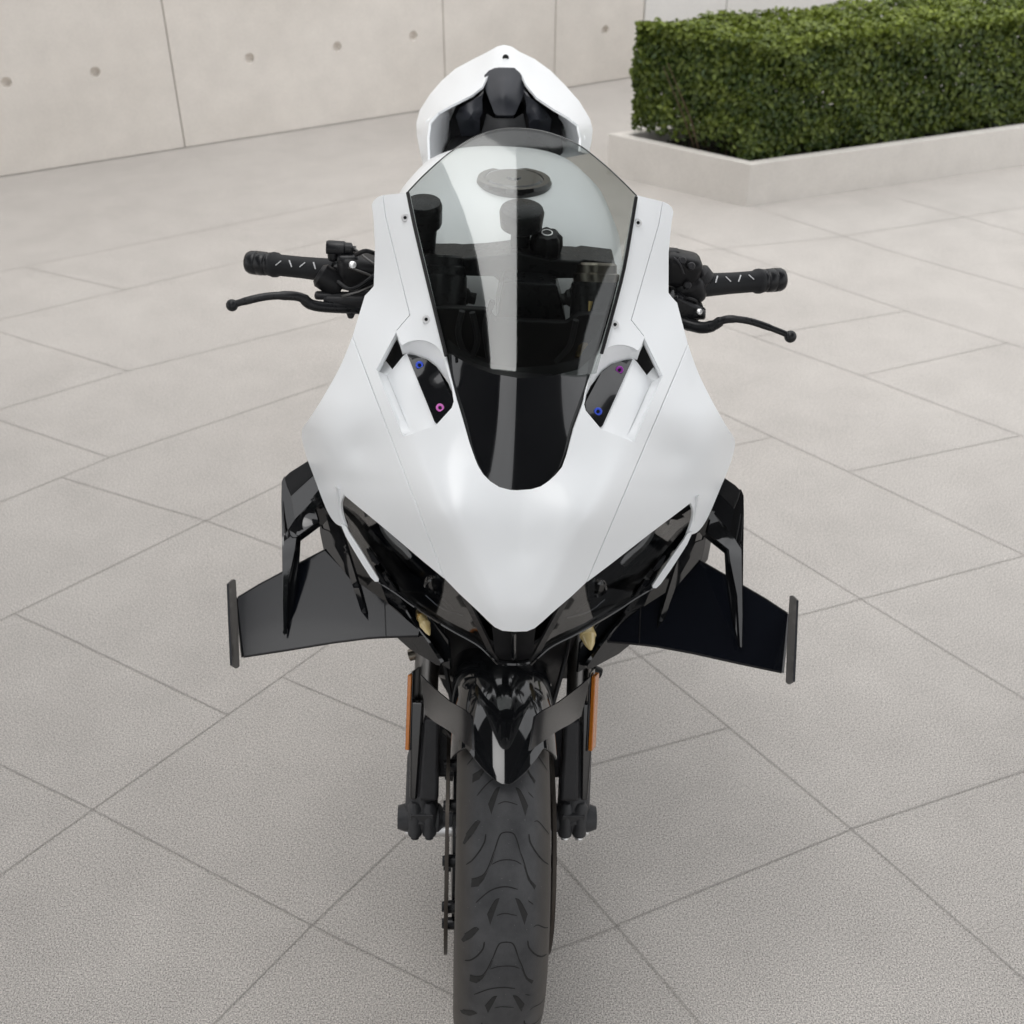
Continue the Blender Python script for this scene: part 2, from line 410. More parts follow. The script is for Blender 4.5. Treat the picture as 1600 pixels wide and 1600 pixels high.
CONC3 = stone_material('planter_concrete', (.62, .59, .55), (.69, .66, .62), .04, 120, .05, bumpd=.0003)
SOIL = mat('dark_soil', (.02, .016, .012), .95, bump=(90, 1, .02))

bm = NB(); bmesh.ops.create_grid(bm, x_segments=2, y_segments=2, size=60)
tag(mk('paving', bm, PAVE, smooth=False), kind='structure')

# joints of the slabs: two fields of slabs that meet under the motorcycle
def joint_strips():
    bm = NB()
    def strip(pts, wd=.0017):
        pts = [Vector(p) for p in pts]; pr = None
        for i, p in enumerate(pts):
            t = (pts[min(i + 1, len(pts) - 1)] - pts[max(i - 1, 0)]).normalized(); n = Vector((-t.y, t.x, 0)) * wd / 2
            a = bm.verts.new((p.x + n.x, p.y + n.y, .002)); b = bm.verts.new((p.x - n.x, p.y - n.y, .002))
            if pr: bm.faces.new((pr[0], a, b, pr[1]))
            pr = (a, b)
    def line(side, *px, a=None, b=None, ext0=2.5, ext1=2.5):
        q = [G(*p) for p in px]
        d0 = (q[0] - q[1]).normalized(); d1 = (q[-1] - q[-2]).normalized()
        def reach(p, d, e):                          # run on until the seam x = .02 or e metres
            if side and d.x * side < 0: return p + d * min(e, abs((p.x - .02) / d.x)) if (p.x - .02) * side > 0 else p
            return p + d * e
        q = [reach(q[0], d0, ext0)] + q + [reach(q[-1], d1, ext1)]
        strip(q)
    Lf = -1; Rt = 1
    for px in ([(334, 1600), (487, 1446), (600, 1339)], [(0, 1368), (145, 1265), (440, 1058)], [(0, 970), (325, 812)],
               [(0, 785), (171, 715), (337, 659)], [(0, 640), (200, 580), (400, 530)], [(0, 500), (240, 442)], [(0, 425), (205, 383)]):
        line(Lf, *px)
    for px, e0, e1 in (([(0, 1195), (145, 1265), (487, 1446), (600, 1502)], 2.5, 2.5), ([(22, 959), (113, 1000), (355, 1117)], 0, 0), ([(440, 1058), (600, 1125)], 0, 2.5),
               ([(96, 746), (240, 790), (325, 815), (440, 857)], 0, 2.5), ([(0, 657), (171, 715)], 2.5, 0), ([(0, 519), (200, 580)], 2.5, 0), ([(40, 418), (194, 453)], 0, 0)):
        line(Lf, *px, ext0=e0, ext1=e1)
    for px, e0, e1 in (([(1000, 1025), (1140, 1137), (1330, 1295), (1600, 1530)], 2.5, 2.5), ([(1125, 645), (1325, 737), (1600, 867)], 2.5, 2.5), ([(1161, 824), (1345, 936), (1600, 1092)], 2.5, 2.5),
               ([(1262, 557), (1345, 587), (1596, 681)], 2.5, 2.5), ([(1300, 447), (1416, 486), (1577, 537)], 2.5, 2.5), ([(870, 1340), (965, 1448), (1095, 1600)], 2.5, 2.5),
               ([(1350, 295), (1600, 366)], 0, 2.5), ([(1180, 324), (1381, 390), (1600, 452)], 0, 2.5)):
        line(Rt, *px, ext0=e0, ext1=e1)
    for px, e0, e1 in (([(865, 1485), (965, 1448)], 2.5, 0), ([(963, 1446), (1330, 1296)], 0, 0), ([(1330, 1295), (1600, 1205)], 0, 2.5), ([(1000, 1175), (1140, 1136.5)], 2.5, 0),
               ([(1140, 990), (1245, 963), (1596, 870)], 2.5, 2.5), ([(1130, 700), (1207, 683)], 2.5, 0), ([(1326, 737), (1594, 681)], 0, 0), ([(1347, 587), (1574, 536)], 0, 0),
               ([(1177, 527), (1416, 486)], 0, 0), ([(1110, 440), (1236, 425)], 2.5, 0), ([(1145, 387), (1302, 372), (1600, 324)], 2.5, 2.5)):
        line(Rt, *px, ext0=e0, ext1=e1)
    return bm
tag(mk('paving_joints', joint_strips(), JOINT, smooth=False), kind='structure')

# ---- long concrete wall behind, cast in panels
WA, WB = G(0, 277), G(1000, 119.5)
WD = (WB - WA).normalized(); WN = Vector((-WD.y, WD.x, 0))
def wallhit(px, py):
    d = ray(px, py); o = Vector((0, 0, CAMH)); t = (WA - o).dot(WN) / d.dot(WN); p = o + d * t
    return (p - WA).dot(WD), p.z
def wall(name, label, A, D, cuts, holes, h, m, cat='wall'):
    root = empty(name, A); root.rotation_euler = (0, 0, math.atan2(D.y, D.x)); tag(root, label, cat)
    bm = NB(); box(bm, ((cuts[0] + cuts[-1]) / 2, .21, h / 2 - .01), (cuts[-1] - cuts[0] - .02, .26, h - .02)); mk('core', bm, m, root, smooth=False)
    for a, b in zip(cuts, cuts[1:]):
        a += .002; b -= .002
        mine = [q for q in holes if a < q[0] < b]
        hs_ = [[(u + .0195 * math.cos(k * math.pi / 12), z + .0195 * math.sin(k * math.pi / 12)) for k in range(24)] for u, z in mine]
        V, T = triangulate([(a, .003), (b, .003), (b, h), (a, h)], [[(x, y) for x, y in q] for q in hs_], .6)
        me = bpy.data.meshes.new('panel'); me.from_pydata([(x, 0, z) for x, z in V], [], T); me.update()
        if me.polygons[0].normal.y > 0: me.flip_normals()
        o = link('panel', me, m, root); s = o.modifiers.new('t', 'SOLIDIFY'); s.thickness = .06; s.offset = -1
        bv = o.modifiers.new('b', 'BEVEL'); bv.width = .0015; bv.segments = 1; bv.limit_method = 'ANGLE'; bv.angle_limit = R(60)
        for u, z in mine:
            c = NB(); lathe(c, (u, .001, z), (u, 1, z), [(0, .0194), (.003, .0192), (.018, .0165), (.022, .006), (.022, 0)], 20); mk('tie_hole', c, m, o)
    return root
cuts = [-6.0, -3.6, -1.9, wallhit(289, 228)[0], wallhit(697, 167)[0], wallhit(866, 141)[0], (WB - WA).length]
holes = [wallhit(*q) for q in [(10, 129), (149, 113), (390, 91), (527, 73), (646, 56), (946, 47)]]
z0 = sum(q[1] for q in holes) / len(holes)
holes += [(u, z + .95) for u, z in holes] + [(u, .55) for u in (-.6, -1.3, -2.3, -3.1, -4.2, -5.2)]
wall('concrete_wall', 'long beige concrete wall with round tie holes and upright panel seams on the left', WA, WD, cuts, holes, 3.2, CONC)
D2 = Vector((1, .12, 0)).normalized()
u0 = WB + D2 * .004
def w2(px):
    d = ray(px, 10); n = Vector((-D2.y, D2.x, 0)); o = Vector((0, 0, CAMH)); t = (u0 - o).dot(n) / d.dot(n); return (o + d * t - u0).dot(D2)
wall('pale_wall', 'paler smooth concrete wall running behind the clipped green hedge', u0, D2, [0, w2(1135), w2(1135) + 2.4, w2(1135) + 4.8], [], 3.0, CONC2)

# ---- planter with the hedge
PN = G(1165, 323); E1 = (G(1600, 258) - PN).normalized(); E2 = (G(966, 276) - PN).normalized()
L1_, L2_ = 3.9, (G(966, 276) - PN)  .length + .055
HP = .163
def pl(s, t, z=0.): return PN + E1 * s + E2 * t + Vector((0, 0, z))
planter = empty('planter', PN); tag(planter, 'low beige concrete planter box filled by the clipped hedge', 'planter')
def prism(bm, poly, z0, z1):
    a = [bm.verts.new((p.x, p.y, z0)) for p in poly]; b = [bm.verts.new((p.x, p.y, z1)) for p in poly]; n = len(poly)
    bm.faces.new(a[::-1]); bm.faces.new(b)
    for i in range(n): bm.faces.new((a[i], a[(i + 1) % n], b[(i + 1) % n], b[i]))
def rel(o): o.matrix_parent_inverse = Matrix.Translation(-PN); return o
T_ = .042
def ring_poly(s0, s1, t0, t1): return [pl(s0, t0), pl(s1, t0), pl(s1, t1), pl(s0, t1)]
bm = NB(); outer = ring_poly(0, L1_, 0, L2_); inner = ring_poly(T_, L1_ - T_, T_, L2_ - T_)
vo = [[bm.verts.new((p.x, p.y, z)) for p in outer] for z in (0, HP)]; vi = [[bm.verts.new((p.x, p.y, z)) for p in inner] for z in (.02, HP)]
for i in range(4):
    j = (i + 1) % 4
    bm.faces.new((vo[0][i], vo[0][j], vo[1][j], vo[1][i])); bm.faces.new((vo[1][i], vo[1][j], vi[1][j], vi[1][i])); bm.faces.new((vi[1][i], vi[1][j], vi[0][j], vi[0][i]))
rel(mk('curb', bm, CONC3, planter, smooth=False, bevel=.004))
bm = NB(); ip = ring_poly(T_ + .002, L1_ - T_ - .002, T_ + .002, L2_ - T_ - .002)
prism(bm, ip, .01, .115); rel(mk('soil', bm, SOIL, planter, smooth=False))

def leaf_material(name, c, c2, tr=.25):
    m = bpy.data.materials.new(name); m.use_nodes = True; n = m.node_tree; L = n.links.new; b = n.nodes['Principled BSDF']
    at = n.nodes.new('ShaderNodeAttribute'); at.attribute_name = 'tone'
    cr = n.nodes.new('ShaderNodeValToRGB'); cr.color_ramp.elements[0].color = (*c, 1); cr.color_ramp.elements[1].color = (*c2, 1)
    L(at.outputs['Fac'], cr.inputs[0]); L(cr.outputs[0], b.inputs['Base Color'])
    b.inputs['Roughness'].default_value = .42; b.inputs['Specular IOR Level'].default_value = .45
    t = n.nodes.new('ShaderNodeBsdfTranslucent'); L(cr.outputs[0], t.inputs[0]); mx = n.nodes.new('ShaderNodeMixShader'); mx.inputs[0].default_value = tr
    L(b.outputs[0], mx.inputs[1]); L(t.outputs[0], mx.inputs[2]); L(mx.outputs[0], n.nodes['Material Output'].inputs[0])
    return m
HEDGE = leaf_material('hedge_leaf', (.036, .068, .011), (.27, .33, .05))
TWIG = mat('hedge_twig', (.09, .06, .035), .8)
def leaves(name, pos, nor, size, m, parent, tone):
    n = len(pos); nor = nor / np.linalg.norm(nor, axis=1)[:, None]
    r = RNG.normal(size=(n, 3)); u = np.cross(nor, r); u /= np.linalg.norm(u, axis=1)[:, None]; v = np.cross(nor, u)
    sz = size * RNG.uniform(.65, 1.25, n)[:, None]; wd = sz * .56
    k = nor * sz * .16
    # a leaf folded along its midrib: base, two shoulders each side, tip
    V = np.stack([pos - u * sz * .5, pos - u * sz * .12 + v * wd * .5 + k, pos + u * sz * .25 + v * wd * .4 + k * .8, pos + u * sz * .5 - k * .3,
                  pos + u * sz * .25 - v * wd * .4 + k * .8, pos - u * sz * .12 - v * wd * .5 + k], 1).reshape(-1, 3)
    me = bpy.data.meshes.new(name); me.vertices.add(n * 6); me.vertices.foreach_set('co', V.ravel())
    base = (np.arange(n) * 6)[:, None]
    loops = np.concatenate([base + np.array([0, 1, 2, 3]), base + np.array([0, 3, 4, 5])], 1).ravel()
    me.loops.add(len(loops)); me.loops.foreach_set('vertex_index', loops)
    me.polygons.add(n * 2); me.polygons.foreach_set('loop_start', np.arange(n * 2) * 4); me.polygons.foreach_set('loop_total', np.full(n * 2, 4))
    me.update(); at = me.attributes.new('tone', 'FLOAT', 'POINT'); at.data.foreach_set('value', np.repeat(tone, 6).astype(np.float32))
    return link(name, me, m, parent)
hedge = empty('hedge', (0, 0, 0)); hedge.location = pl(.3, .25, .115); tag(hedge, 'dark green clipped box hedge growing out of the low concrete planter', 'hedge')
def relh(o): o.matrix_parent_inverse = Matrix.Translation(-hedge.location); return o
HS0, HS1, HT0, HT1, HZ0, HZ1 = .062, 3.75, .068, L2_ - .035, .135, .575
e1 = np.array(E1); e2 = np.array(E2); pn = np.array(PN)
nA = np.array([E1.y, -E1.x, 0.]);  nA *= -1 if nA @ e2 > 0 else 1      # outward of the long front side
nB = np.array([-E2.y, E2.x, 0.]); nB *= -1 if nB @ e1 > 0 else 1      # outward of the left end
def hedge_pts():
    P_, N_, T_n = [], [], []
    def add(s, t, z, nn, n):
        bump = .007 * np.sin(s * 23 + z * 31) + .008 * np.sin(s * 11 - t * 19 + z * 13)
        dep = RNG.exponential(.022, n); dep = np.minimum(dep, .12)
        p = pn + np.outer(s, e1) + np.outer(t, e2); p[:, 2] = z
        p += np.outer(bump - dep + RNG.normal(0, .006, n), nn)
        P_.append(p); N_.append(nn + RNG.normal(0, .55, (n, 3)) + np.array([0, 0, .35])); T_n.append(dep)
    n = 34000; s = HS0 + (HS1 - HS0) * RNG.random(n) ** 1.25; z = HZ0 + .01 + (HZ1 - HZ0 - .01) * RNG.random(n) ** .9
    add(s, np.full(n, HT0) + .03 * np.clip((.3 - z) / .15, 0, 1), z, nA, n)
    n = 26000; s = HS0 + (HS1 - HS0) * RNG.random(n) ** 1.2; add(s, RNG.uniform(HT0, HT1, n), np.full(n, HZ1), np.array([0, 0, 1.]), n)
    n = 9500; t = RNG.uniform(HT0, HT1, n); z = HZ0 + .03 + (HZ1 - HZ0 - .03) * RNG.random(n) ** .62
    keep = RNG.random(n) < np.clip((z - .12) / .14, .45, 1); n = int(keep.sum()); t = t[keep]; z = z[keep]
    add(HS0 + .035 * np.clip((.28 - z) / .15, 0, 1) + 0 * t, t, z, nB, n)
    n = 9000; s = HS0 + (HS1 - HS0) * RNG.random(n) ** 1.3; add(s, np.full(n, HT1), HZ0 + .05 + (HZ1 - HZ0 - .05) * RNG.random(n), -nA, n)
    n = 16000; s = HS0 + .04 + (HS1 - HS0 - .1) * RNG.random(n); add(s, RNG.uniform(HT0 + .08, HT1 - .06, n), RNG.uniform(HZ0, HZ1 - .05, n), np.array([0, 0, 1.]), n)
    return np.concatenate(P_), np.concatenate(N_), np.concatenate(T_n)
hp, hn, hd = hedge_pts()
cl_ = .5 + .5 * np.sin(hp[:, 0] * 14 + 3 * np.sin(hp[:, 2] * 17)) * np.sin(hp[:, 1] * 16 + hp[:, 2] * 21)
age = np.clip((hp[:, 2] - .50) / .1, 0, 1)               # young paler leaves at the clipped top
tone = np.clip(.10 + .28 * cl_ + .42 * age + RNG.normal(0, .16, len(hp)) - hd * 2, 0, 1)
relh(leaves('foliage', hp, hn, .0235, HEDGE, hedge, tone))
for i in range(34):
    s = HS0 + .05 + (HS1 - .3) * random.random() ** (2.2 if i < 20 else 1); t = random.uniform(HT0 + .08, HT1 - .08)
    p = pl(s, t, .10); q = p + Vector((random.uniform(-.06, .06) - .02, random.uniform(-.06, .06), .17)); r_ = q + Vector((random.uniform(-.09, .09) - .02, random.uniform(-.07, .07), .2))
    bm = NB(); tube(bm, [p, q, r_], [.0035, .0025, .0012], 6); relh(mk('stem', bm, TWIG, hedge))

# ---- canopies and trees added out of frame to shape reflections in the glossy parts
ROOFM = mat('dark_roof_metal', (.018, .018, .02), .55)
can = empty('added_canopy', (1.75, -2.1, 0)); tag(can, 'dark flat canopy on square posts, added out of frame on the right to darken reflections', 'canopy')
bm = NB(); box(bm, (.15, .3, 3.6), (3.6, 8.0, .22)); mk('roof', bm, ROOFM, can, smooth=False, bevel=.02)  # unseen roof, added so the right-hand gloss mirrors something dark
for x, y in ((-1.3, -3.4), (1.7, -3.4), (1.7, .2)):
    bm = NB(); box(bm, (x, y, 1.745), (.16, .16, 3.49)); mk('post', bm, ROOFM, can, smooth=False, bevel=.01)
ca2 = empty('added_canopy', (-2.72, -1.2, 0)); tag(ca2, 'dark flat canopy added out of frame on the left to narrow the reflected strip of sky', 'canopy')
bm = NB(); box(bm, (0, .35, 3.6), (3.2, 7.1, .22)); mk('roof', bm, ROOFM, ca2, smooth=False, bevel=.02)  # second unseen roof, added to bound the bright reflected strip on the left
for x, y in ((-1.4, -3.0), (1.3, -3.0), (-1.4, 2.9)):
    bm = NB(); box(bm, (x, y, 1.745), (.16, .16, 3.49)); mk('post', bm, ROOFM, ca2, smooth=False, bevel=.01)
BARK = mat('tree_bark', (.06, .045, .035), .9, bump=(40, 1, .01))
TREEL = leaf_material('tree_leaf', (.012, .026, .006), (.05, .085, .02))
def tree(x, y, h, cr_, label):  # unseen trees, added as dark masses for the paint to mirror
    root = empty('tree', (x, y, 0)); tag(root, label, 'tree', 'added trees behind the camera')
    bm = NB(); tube(bm, [(0, 0, 0), (.05, .03, h * .3), (-.03, .02, h * .55), (.05, 0, h * .85)], [.16, .12, .09, .03], 12, smooth_n=4)
    cs = []
    for i in range(16):
        a = i * 2.4; z = h * random.uniform(.42, .9); rr = cr_ * random.uniform(.45, .8)
        e = Vector((math.cos(a) * rr, math.sin(a) * rr, z)); cs.append(e)
        tube(bm, [(0, 0, z * .72), e * .5 + Vector((0, 0, z * .42)), e], [.05, .03, .008], 7, smooth_n=3)
    mk('trunk', bm, BARK, root)
    cs.append(Vector((0, 0, h))); n = 12000
    c = np.array([cs[i % len(cs)] for i in range(n)]); d = RNG.normal(size=(n, 3)); d /= np.linalg.norm(d, axis=1)[:, None]
    p = c + d * (cr_ * .42 * RNG.random((n, 1)) ** .45) * np.array([1, 1, .8])
    leaves('crown', p, d + RNG.normal(0, .6, (n, 3)) + np.array([0, 0, .5]), .16, TREEL, root, np.clip(RNG.normal(.4, .25, n), 0, 1))
tree(-3.6, -7.5, 4.9, 1.8, 'leafy tree added behind the camera on the left to be mirrored in the nose panel')
tree(-4.2, -5.0, 6.0, 2.2, 'taller leafy tree added far behind the camera to be mirrored in the black paint')
# ================================================================ MOTORCYCLE (bike frame: x right in the picture, y to the rear, z up; front axle at 0,0,.3)
bike = empty('motorcycle'); bike.matrix_world = MB
tag(bike, 'white sport motorcycle with black winglets parked facing the camera on the paving', 'motorcycle')
def both(f):                                        # builds f(side) for left (-1) and right (+1)
    return [f(-1), f(1)]
# ---------------------------------------------------------------- depth fields
_el = [(637, 300), (642, 325), (647, 350), (655, 384), (663, 418), (671.5, 452), (680, 487), (686, 512), (692.5, 538), (699, 564), (705, 590)]
DS = Poly(FS, [(817, 200, .400), (815, 300, .305), (812, 400, .230), (812, 500, .160), (808, 580, .103), (637, 300, .345), (657, 393, .262), (680, 487, .205), (705, 590, .126),
    (700, 240, .375), (740, 400, .246), (720, 300, .322), (740, 480, .188)])
DF = Depth(FS, [(803, 985, -.090), (812, 860, -.045), (806, 765, .000), (812, 680, .050), (812, 590, .10),
    (760, 955, -.084), (700, 905, -.052), (700, 800, -.028), (745, 720, .030), (722, 650, .076),
    (620, 845, .018), (537, 774, .100), (605, 680, .105), (650, 760, .020), (575, 600, .175), (640, 600, .130), (550, 525, .262), (528, 578, .235),
    (560, 700, .125), (500, 690, .170), (482, 668, .212), (471, 676, .245), (476, 705, .222), (490, 745, .170), (505, 720, .150), (513, 803, .122), (525, 770, .108),
    (583, 330, .372), (610, 320, .355), (584, 447, .308), (600, 400, .322), (560, 495, .282), (610, 500, .240)] + [(x_, y_, DS(x_, y_) + .0035) for x_, y_ in _el] * 4, .015)
DFR = DF
def DF(px, py):
    '''the fairing with a fold that runs from the vent down to the nose'''
    h, v = FS.hv(px, py); hc = 168 - (v - 690) * .50; f = max(0., min(1., (v - 640) / 120)); d = h - hc
    return DFR(px, py) + 0.00026 * f * (d * .5 + math.sqrt(d * d + 16) * .5)
# ---------------------------------------------------------------- white fairing
SEAM_T, SEAM_B = (550, 525), (695, 905)
outer = catmull([(550, 525), (541, 549), (528, 578), (505, 619), (484, 652), (473, 668), (471, 682), (478, 712), (490, 745), (503, 780), (513, 803), (525, 819), (540, 825)], 4)
hook = catmull([(540, 825), (534, 806), (532, 788), (537, 774)], 4)[1:]
nose_edge = [(600, 826), (660, 877)]
def seam(t, o): return (SEAM_T[0] + (SEAM_B[0] - SEAM_T[0]) * t + o, SEAM_T[1] + (SEAM_B[1] - SEAM_T[1]) * t)
side = outer + hook + nose_edge + [seam(1 - k / 8, -.9) for k in range(8)]
sheet('side_fairing', side, DF, WHITE, bike, .0045, mirror=FS, space=9, bevel=.0012)
rec = catmull([(628, 539.5), (640, 533.5), (660, 531.5), (680, 539.5), (690, 553), (699, 580), (706, 606), (709, 627)], 3) + [(706, 637), (681, 664.5), (630, 682.5), (588, 577), (619, 519)]
slit = [(597.5, 305), (598.9, 305), (603.6, 340), (641.2, 492.3), (620.2, 516.6), (619.2, 516), (639.6, 492), (602.2, 340.4)]
topL = [(550, 525), (560, 495), (570, 462), (577, 455), (584, 447), (586, 385), (583.5, 340), (581, 320), (584, 313), (590, 308), (597.5, 305)]
innerL = [(637.5, 301), (647, 350), (663, 418), (680, 487), (692.5, 538), (705, 590), (713, 622), (722, 652), (733, 690), (742, 716), (747, 728), (755, 741), (766, 752), (780, 761), (797, 765.5), (808, 766)]
noseL = [(695.6, 905), (717, 927), (747, 955), (762, 970), (773, 980), (785, 985.6), (803, 987)]
cowlL = [seam(k / 10, .9) for k in range(10)] + noseL
def mirl(pts, s): return [s.mirror(*p) for p in pts]
left = cowlL[::1]
full = cowlL + mirl(cowlL[:-1], FS)[::-1]
def up(pts): return pts
top_left = topL[1:-1] + slit[1:7][::1]
# outline: left seam down, nose, right seam up, right top, right inner, left inner, left top
slitL = [(597.5, 305), (602.2, 340.4), (639.6, 492), (619.2, 516), (620.2, 516.6), (641.2, 492.3), (603.6, 340), (598.9, 304.8)]
topseq = [(637.5, 301)] + slitL[::-1] + topL[::-1][1:]               # from screen corner outwards and down to the seam
innerR = [(987, 352), (975, 420), (958, 487), (944, 530), (932, 558), (922, 592), (910, 632), (897, 668), (886, 708), (878, 730), (868, 742), (857, 752), (845, 760), (830, 764.5)]
outl = full + [FS.mirror(*p) for p in topseq[::-1]][1:-1] + [(995, 305)] + innerR + [(807.5, 766)] + innerL[1:-1][::-1] + topseq[:-1]
upper = sheet('upper_fairing', outl, DF, WHITE, bike, .0045, holes=[rec, mirl(rec, FS)], space=9, bevel=.0011)
# recess next to the screen: wall bands, floor, vent, cover plate
def off_sheet(name, pts, m, parent=None, thick=.002, space=8, bevel=0, mirror=FS):
    f = interp([(a, b, c) for a, b, c in pts])
    return sheet(name, [(a, b) for a, b, c in pts], lambda x, y: DF(x, y) + f(x, y), m, parent or bike, thick, space=space, mirror=mirror, bevel=bevel)
plate_top = [(709, 627, .007), (706, 612, .011), (700, 598, .013), (690, 584, .016), (682, 573, .018), (668, 562, .021), (650, 556, .022), (636, 552, .024), (629, 554, .026)]
rim_top = [(619, 519, .002)] + [(a, b, .002) for a, b in rec[:22]]
recs = []
off_sheet('recess_wall', rim_top + plate_top, WHITE)
off_sheet('recess_side', [(588, 577, .002), (629.5, 682.5, .002), (641, 674, .008), (605, 588, .028)], WHITE)
off_sheet('recess_floor', [(605, 587, .028), (630, 556, .024), (637, 551, .022), (683, 664.8, .003), (666, 670, .002), (629.5, 682.8, .002), (641, 674, .008)], WHITE, bevel=0)
off_sheet('vent_floor', [(590, 581, .012), (604, 590, .028), (613, 577, .03), (603, 564, .034)], WHITE)
off_sheet('vent_opening', [(616, 524, .045), (632, 556, .045), (611, 580, .045), (596, 565, .045)], DARK)
off_sheet('vent_lip', [(619.5, 518.5, .001), (588, 577, .001), (592, 583, .014), (621, 528, .018)], WHITE)
pl_out = [(636, 553), (650, 555.5), (668, 562.5), (684, 576), (690.5, 590), (707.5, 625), (705, 637), (683.5, 663), (679, 659)]
fpl = interp([(636, 553, .019), (668, 562, .017), (690, 590, .011), (707, 625, .004), (683, 663, .001)])
plates = sheet('cover_plate', pl_out, lambda x, y: DF(x, y) + fpl(x, y), BLACK, bike, .004, mirror=FS, space=8, bevel=.0008)
def bolt(name, px, py, dep, m, parent, r=.0052, back=0.):
    p = P(px, py, dep); e = 3
    a = P(px - e, py, dep) ; nrm = (CL - p).normalized(); nrm = Vector((nrm.x * .5, nrm.y, nrm.z)).normalized()
    bm = NB(); lathe(bm, p - nrm * .003, p, [(0, r), (.0035, r), (.0052, r * .86), (.0052, r * .48), (.003, r * .44), (.003, 0)], 20)
    o = mk(name, bm, m, parent, sharp=30)
    bm = NB(); lathe(bm, p - nrm * .003, p, [(.0031, r * .44), (.0034, r * .40), (.0034, 0)], 6); mk('socket_shade', bm, DARK, parent if parent is bike else parent)  # dark disc set in the bolt head, standing for shade in the hole
    return o
for (q, m, s) in (((655.5, 570.5), BLUE, 0), ((687.5, 637), PINK, 0), ((968, 578), PURPLE, 1), ((934.5, 643), BLUE, 1)):
    lx = q if s == 0 else (2 * FS.mid(q[1]) - q[0], q[1] - .023 * 2 * (q[0] - FS.mid(q[1])))
    bolt('bolt', *q, DF(*lx) + fpl(*lx) - .001, m, plates[s])
# ---------------------------------------------------------------- windscreen
sc_edge = catmull([(637, 300), (664, 272), (700, 240.5), (738, 216), (770, 204.5), (803, 200.5), (850, 205.5), (900, 224), (938, 252), (968, 279), (995, 306)], 4)
sc_out = sc_edge + [(987, 352), (975, 420), (958, 487), (944, 537), (932, 583)] + [(905, 586), (860, 584), (808, 580), (770, 576), (738, 566), (720, 556), (697, 551), (680, 487), (663, 418), (647, 350)]
screen = sheet('windscreen', sc_out, DS, SCREEN, bike, .0025, space=10, bevel=0)
bm = NB(); tube(bm, [P(x, y, DS(x, y) + .0012) for x, y in sc_edge], .0009, 6); mk('screen_edge', bm, mat('smoked_edge', (.12, .125, .125), .15), screen)
edgeL = [(637, 301), (647, 350), (663, 418), (680, 487), (697, 556)]
for pts in (edgeL, [(994, 308), (987, 352), (975, 420), (958, 487), (940, 552)]):
    bm = NB(); tube(bm, [P(x, y, DS(x, y) - .0034) for x, y in pts], .0023, 8, smooth_n=3); mk('edge_trim', bm, DARK, screen)
for q in ((633, 340), (666, 499), (997, 348), (961, 507)):
    hv = FS.hv(*q); lx = (FS.mid(hv[1]) - hv[0], hv[1] - .023 * hv[0]); bolt('screw', *q, DF(*lx) - .002, STEEL, screen, .0052)
# black nose panel under the screen
npan = [(696, 548), (713, 622), (722, 652), (733, 690), (742, 716), (747, 728), (755, 741), (766, 752), (780, 761), (797, 765.5), (812, 766), (832, 764), (846, 760), (858, 752), (867, 741), (876, 727), (884, 705), (897, 665), (910, 630), (922, 592), (935, 548), (905, 577), (860, 588), (812, 591), (770, 584), (735, 571)]
fn = interp([(700, 560, .006), (742, 716, .0045), (808, 766, .0045), (867, 741, .0045), (930, 560, .006), (812, 585, -.006), (812, 680, -.004), (790, 650, -.006)])
NP = Poly(FS, [(x_, y_, DF(x_, y_) + .005) for x_, y_ in [(700, 570), (705, 590), (713, 622), (722, 652), (733, 690), (744, 720), (755, 741), (780, 761)] * 2] + [(x_, y_, DF(x_, y_) - .001) for x_, y_ in [(812, 600), (811, 640), (810, 690), (809, 730)]] + [(808, 766, DF(808, 766) + .004)] * 2)
sheet('nose_panel', npan, lambda x, y: NP(x, y), BLACK, bike, .003, space=9, bevel=.0008)
lip = [(690, 545), (735, 571), (770, 584), (812, 591), (860, 588), (905, 577), (940, 545), (945, 500), (905, 560), (860, 571), (812, 574), (770, 570), (735, 560), (700, 530)]
sheet('screen_shelf', lip, lambda x, y: DS(x, y) + .012, DARK, bike, .002, space=8, bevel=0)

# ---------------------------------------------------------------- headlights under the nose
DH = Depth(FS, [(537, 774, .165), (600, 826, .085), (660, 877, .030), (717, 927, -.022), (772, 980, -.062), (803, 987, -.070), (803, 1037, -.035), (775, 1033, -.030), (745, 1003, -.008), (700, 977, .025), (650, 947, .085), (592, 906, .140), (540, 822, .190), (620, 880, .095), (700, 940, .008)], .0003)
lens = [(531, 772), (545, 778), (600, 823), (660, 874), (700, 907), (719, 926), (775, 1033), (760, 1016), (745, 1003), (700, 979), (650, 947), (620, 925), (592, 908), (560, 868), (540, 826), (531, 800)]
lamps = []
lensroot = sheet('headlight', lens, lambda x, y: DH(x, y) + .004, LENS, bike, 0, mirror=FS, space=9, bevel=0)
sheet('lamp_housing', lens, lambda x, y: DH(x, y) + .030 - .02 * max(0, min(1, (y - 900) / 90)), DARK, lensroot, .003, mirror=FS, space=9, bevel=0)
sheet('divider', [(717, 925), (731, 936), (779, 1034), (770, 1034)], lambda x, y: DH(x, y) - .001, DARK, lensroot, .003, mirror=FS, bevel=.0006)
sheet('inner_strip', [(560, 812), (566, 812), (640, 893), (708, 952), (700, 952), (632, 898)], lambda x, y: DH(x, y) + .014, DARK, lensroot, .003, mirror=FS, bevel=.0006)
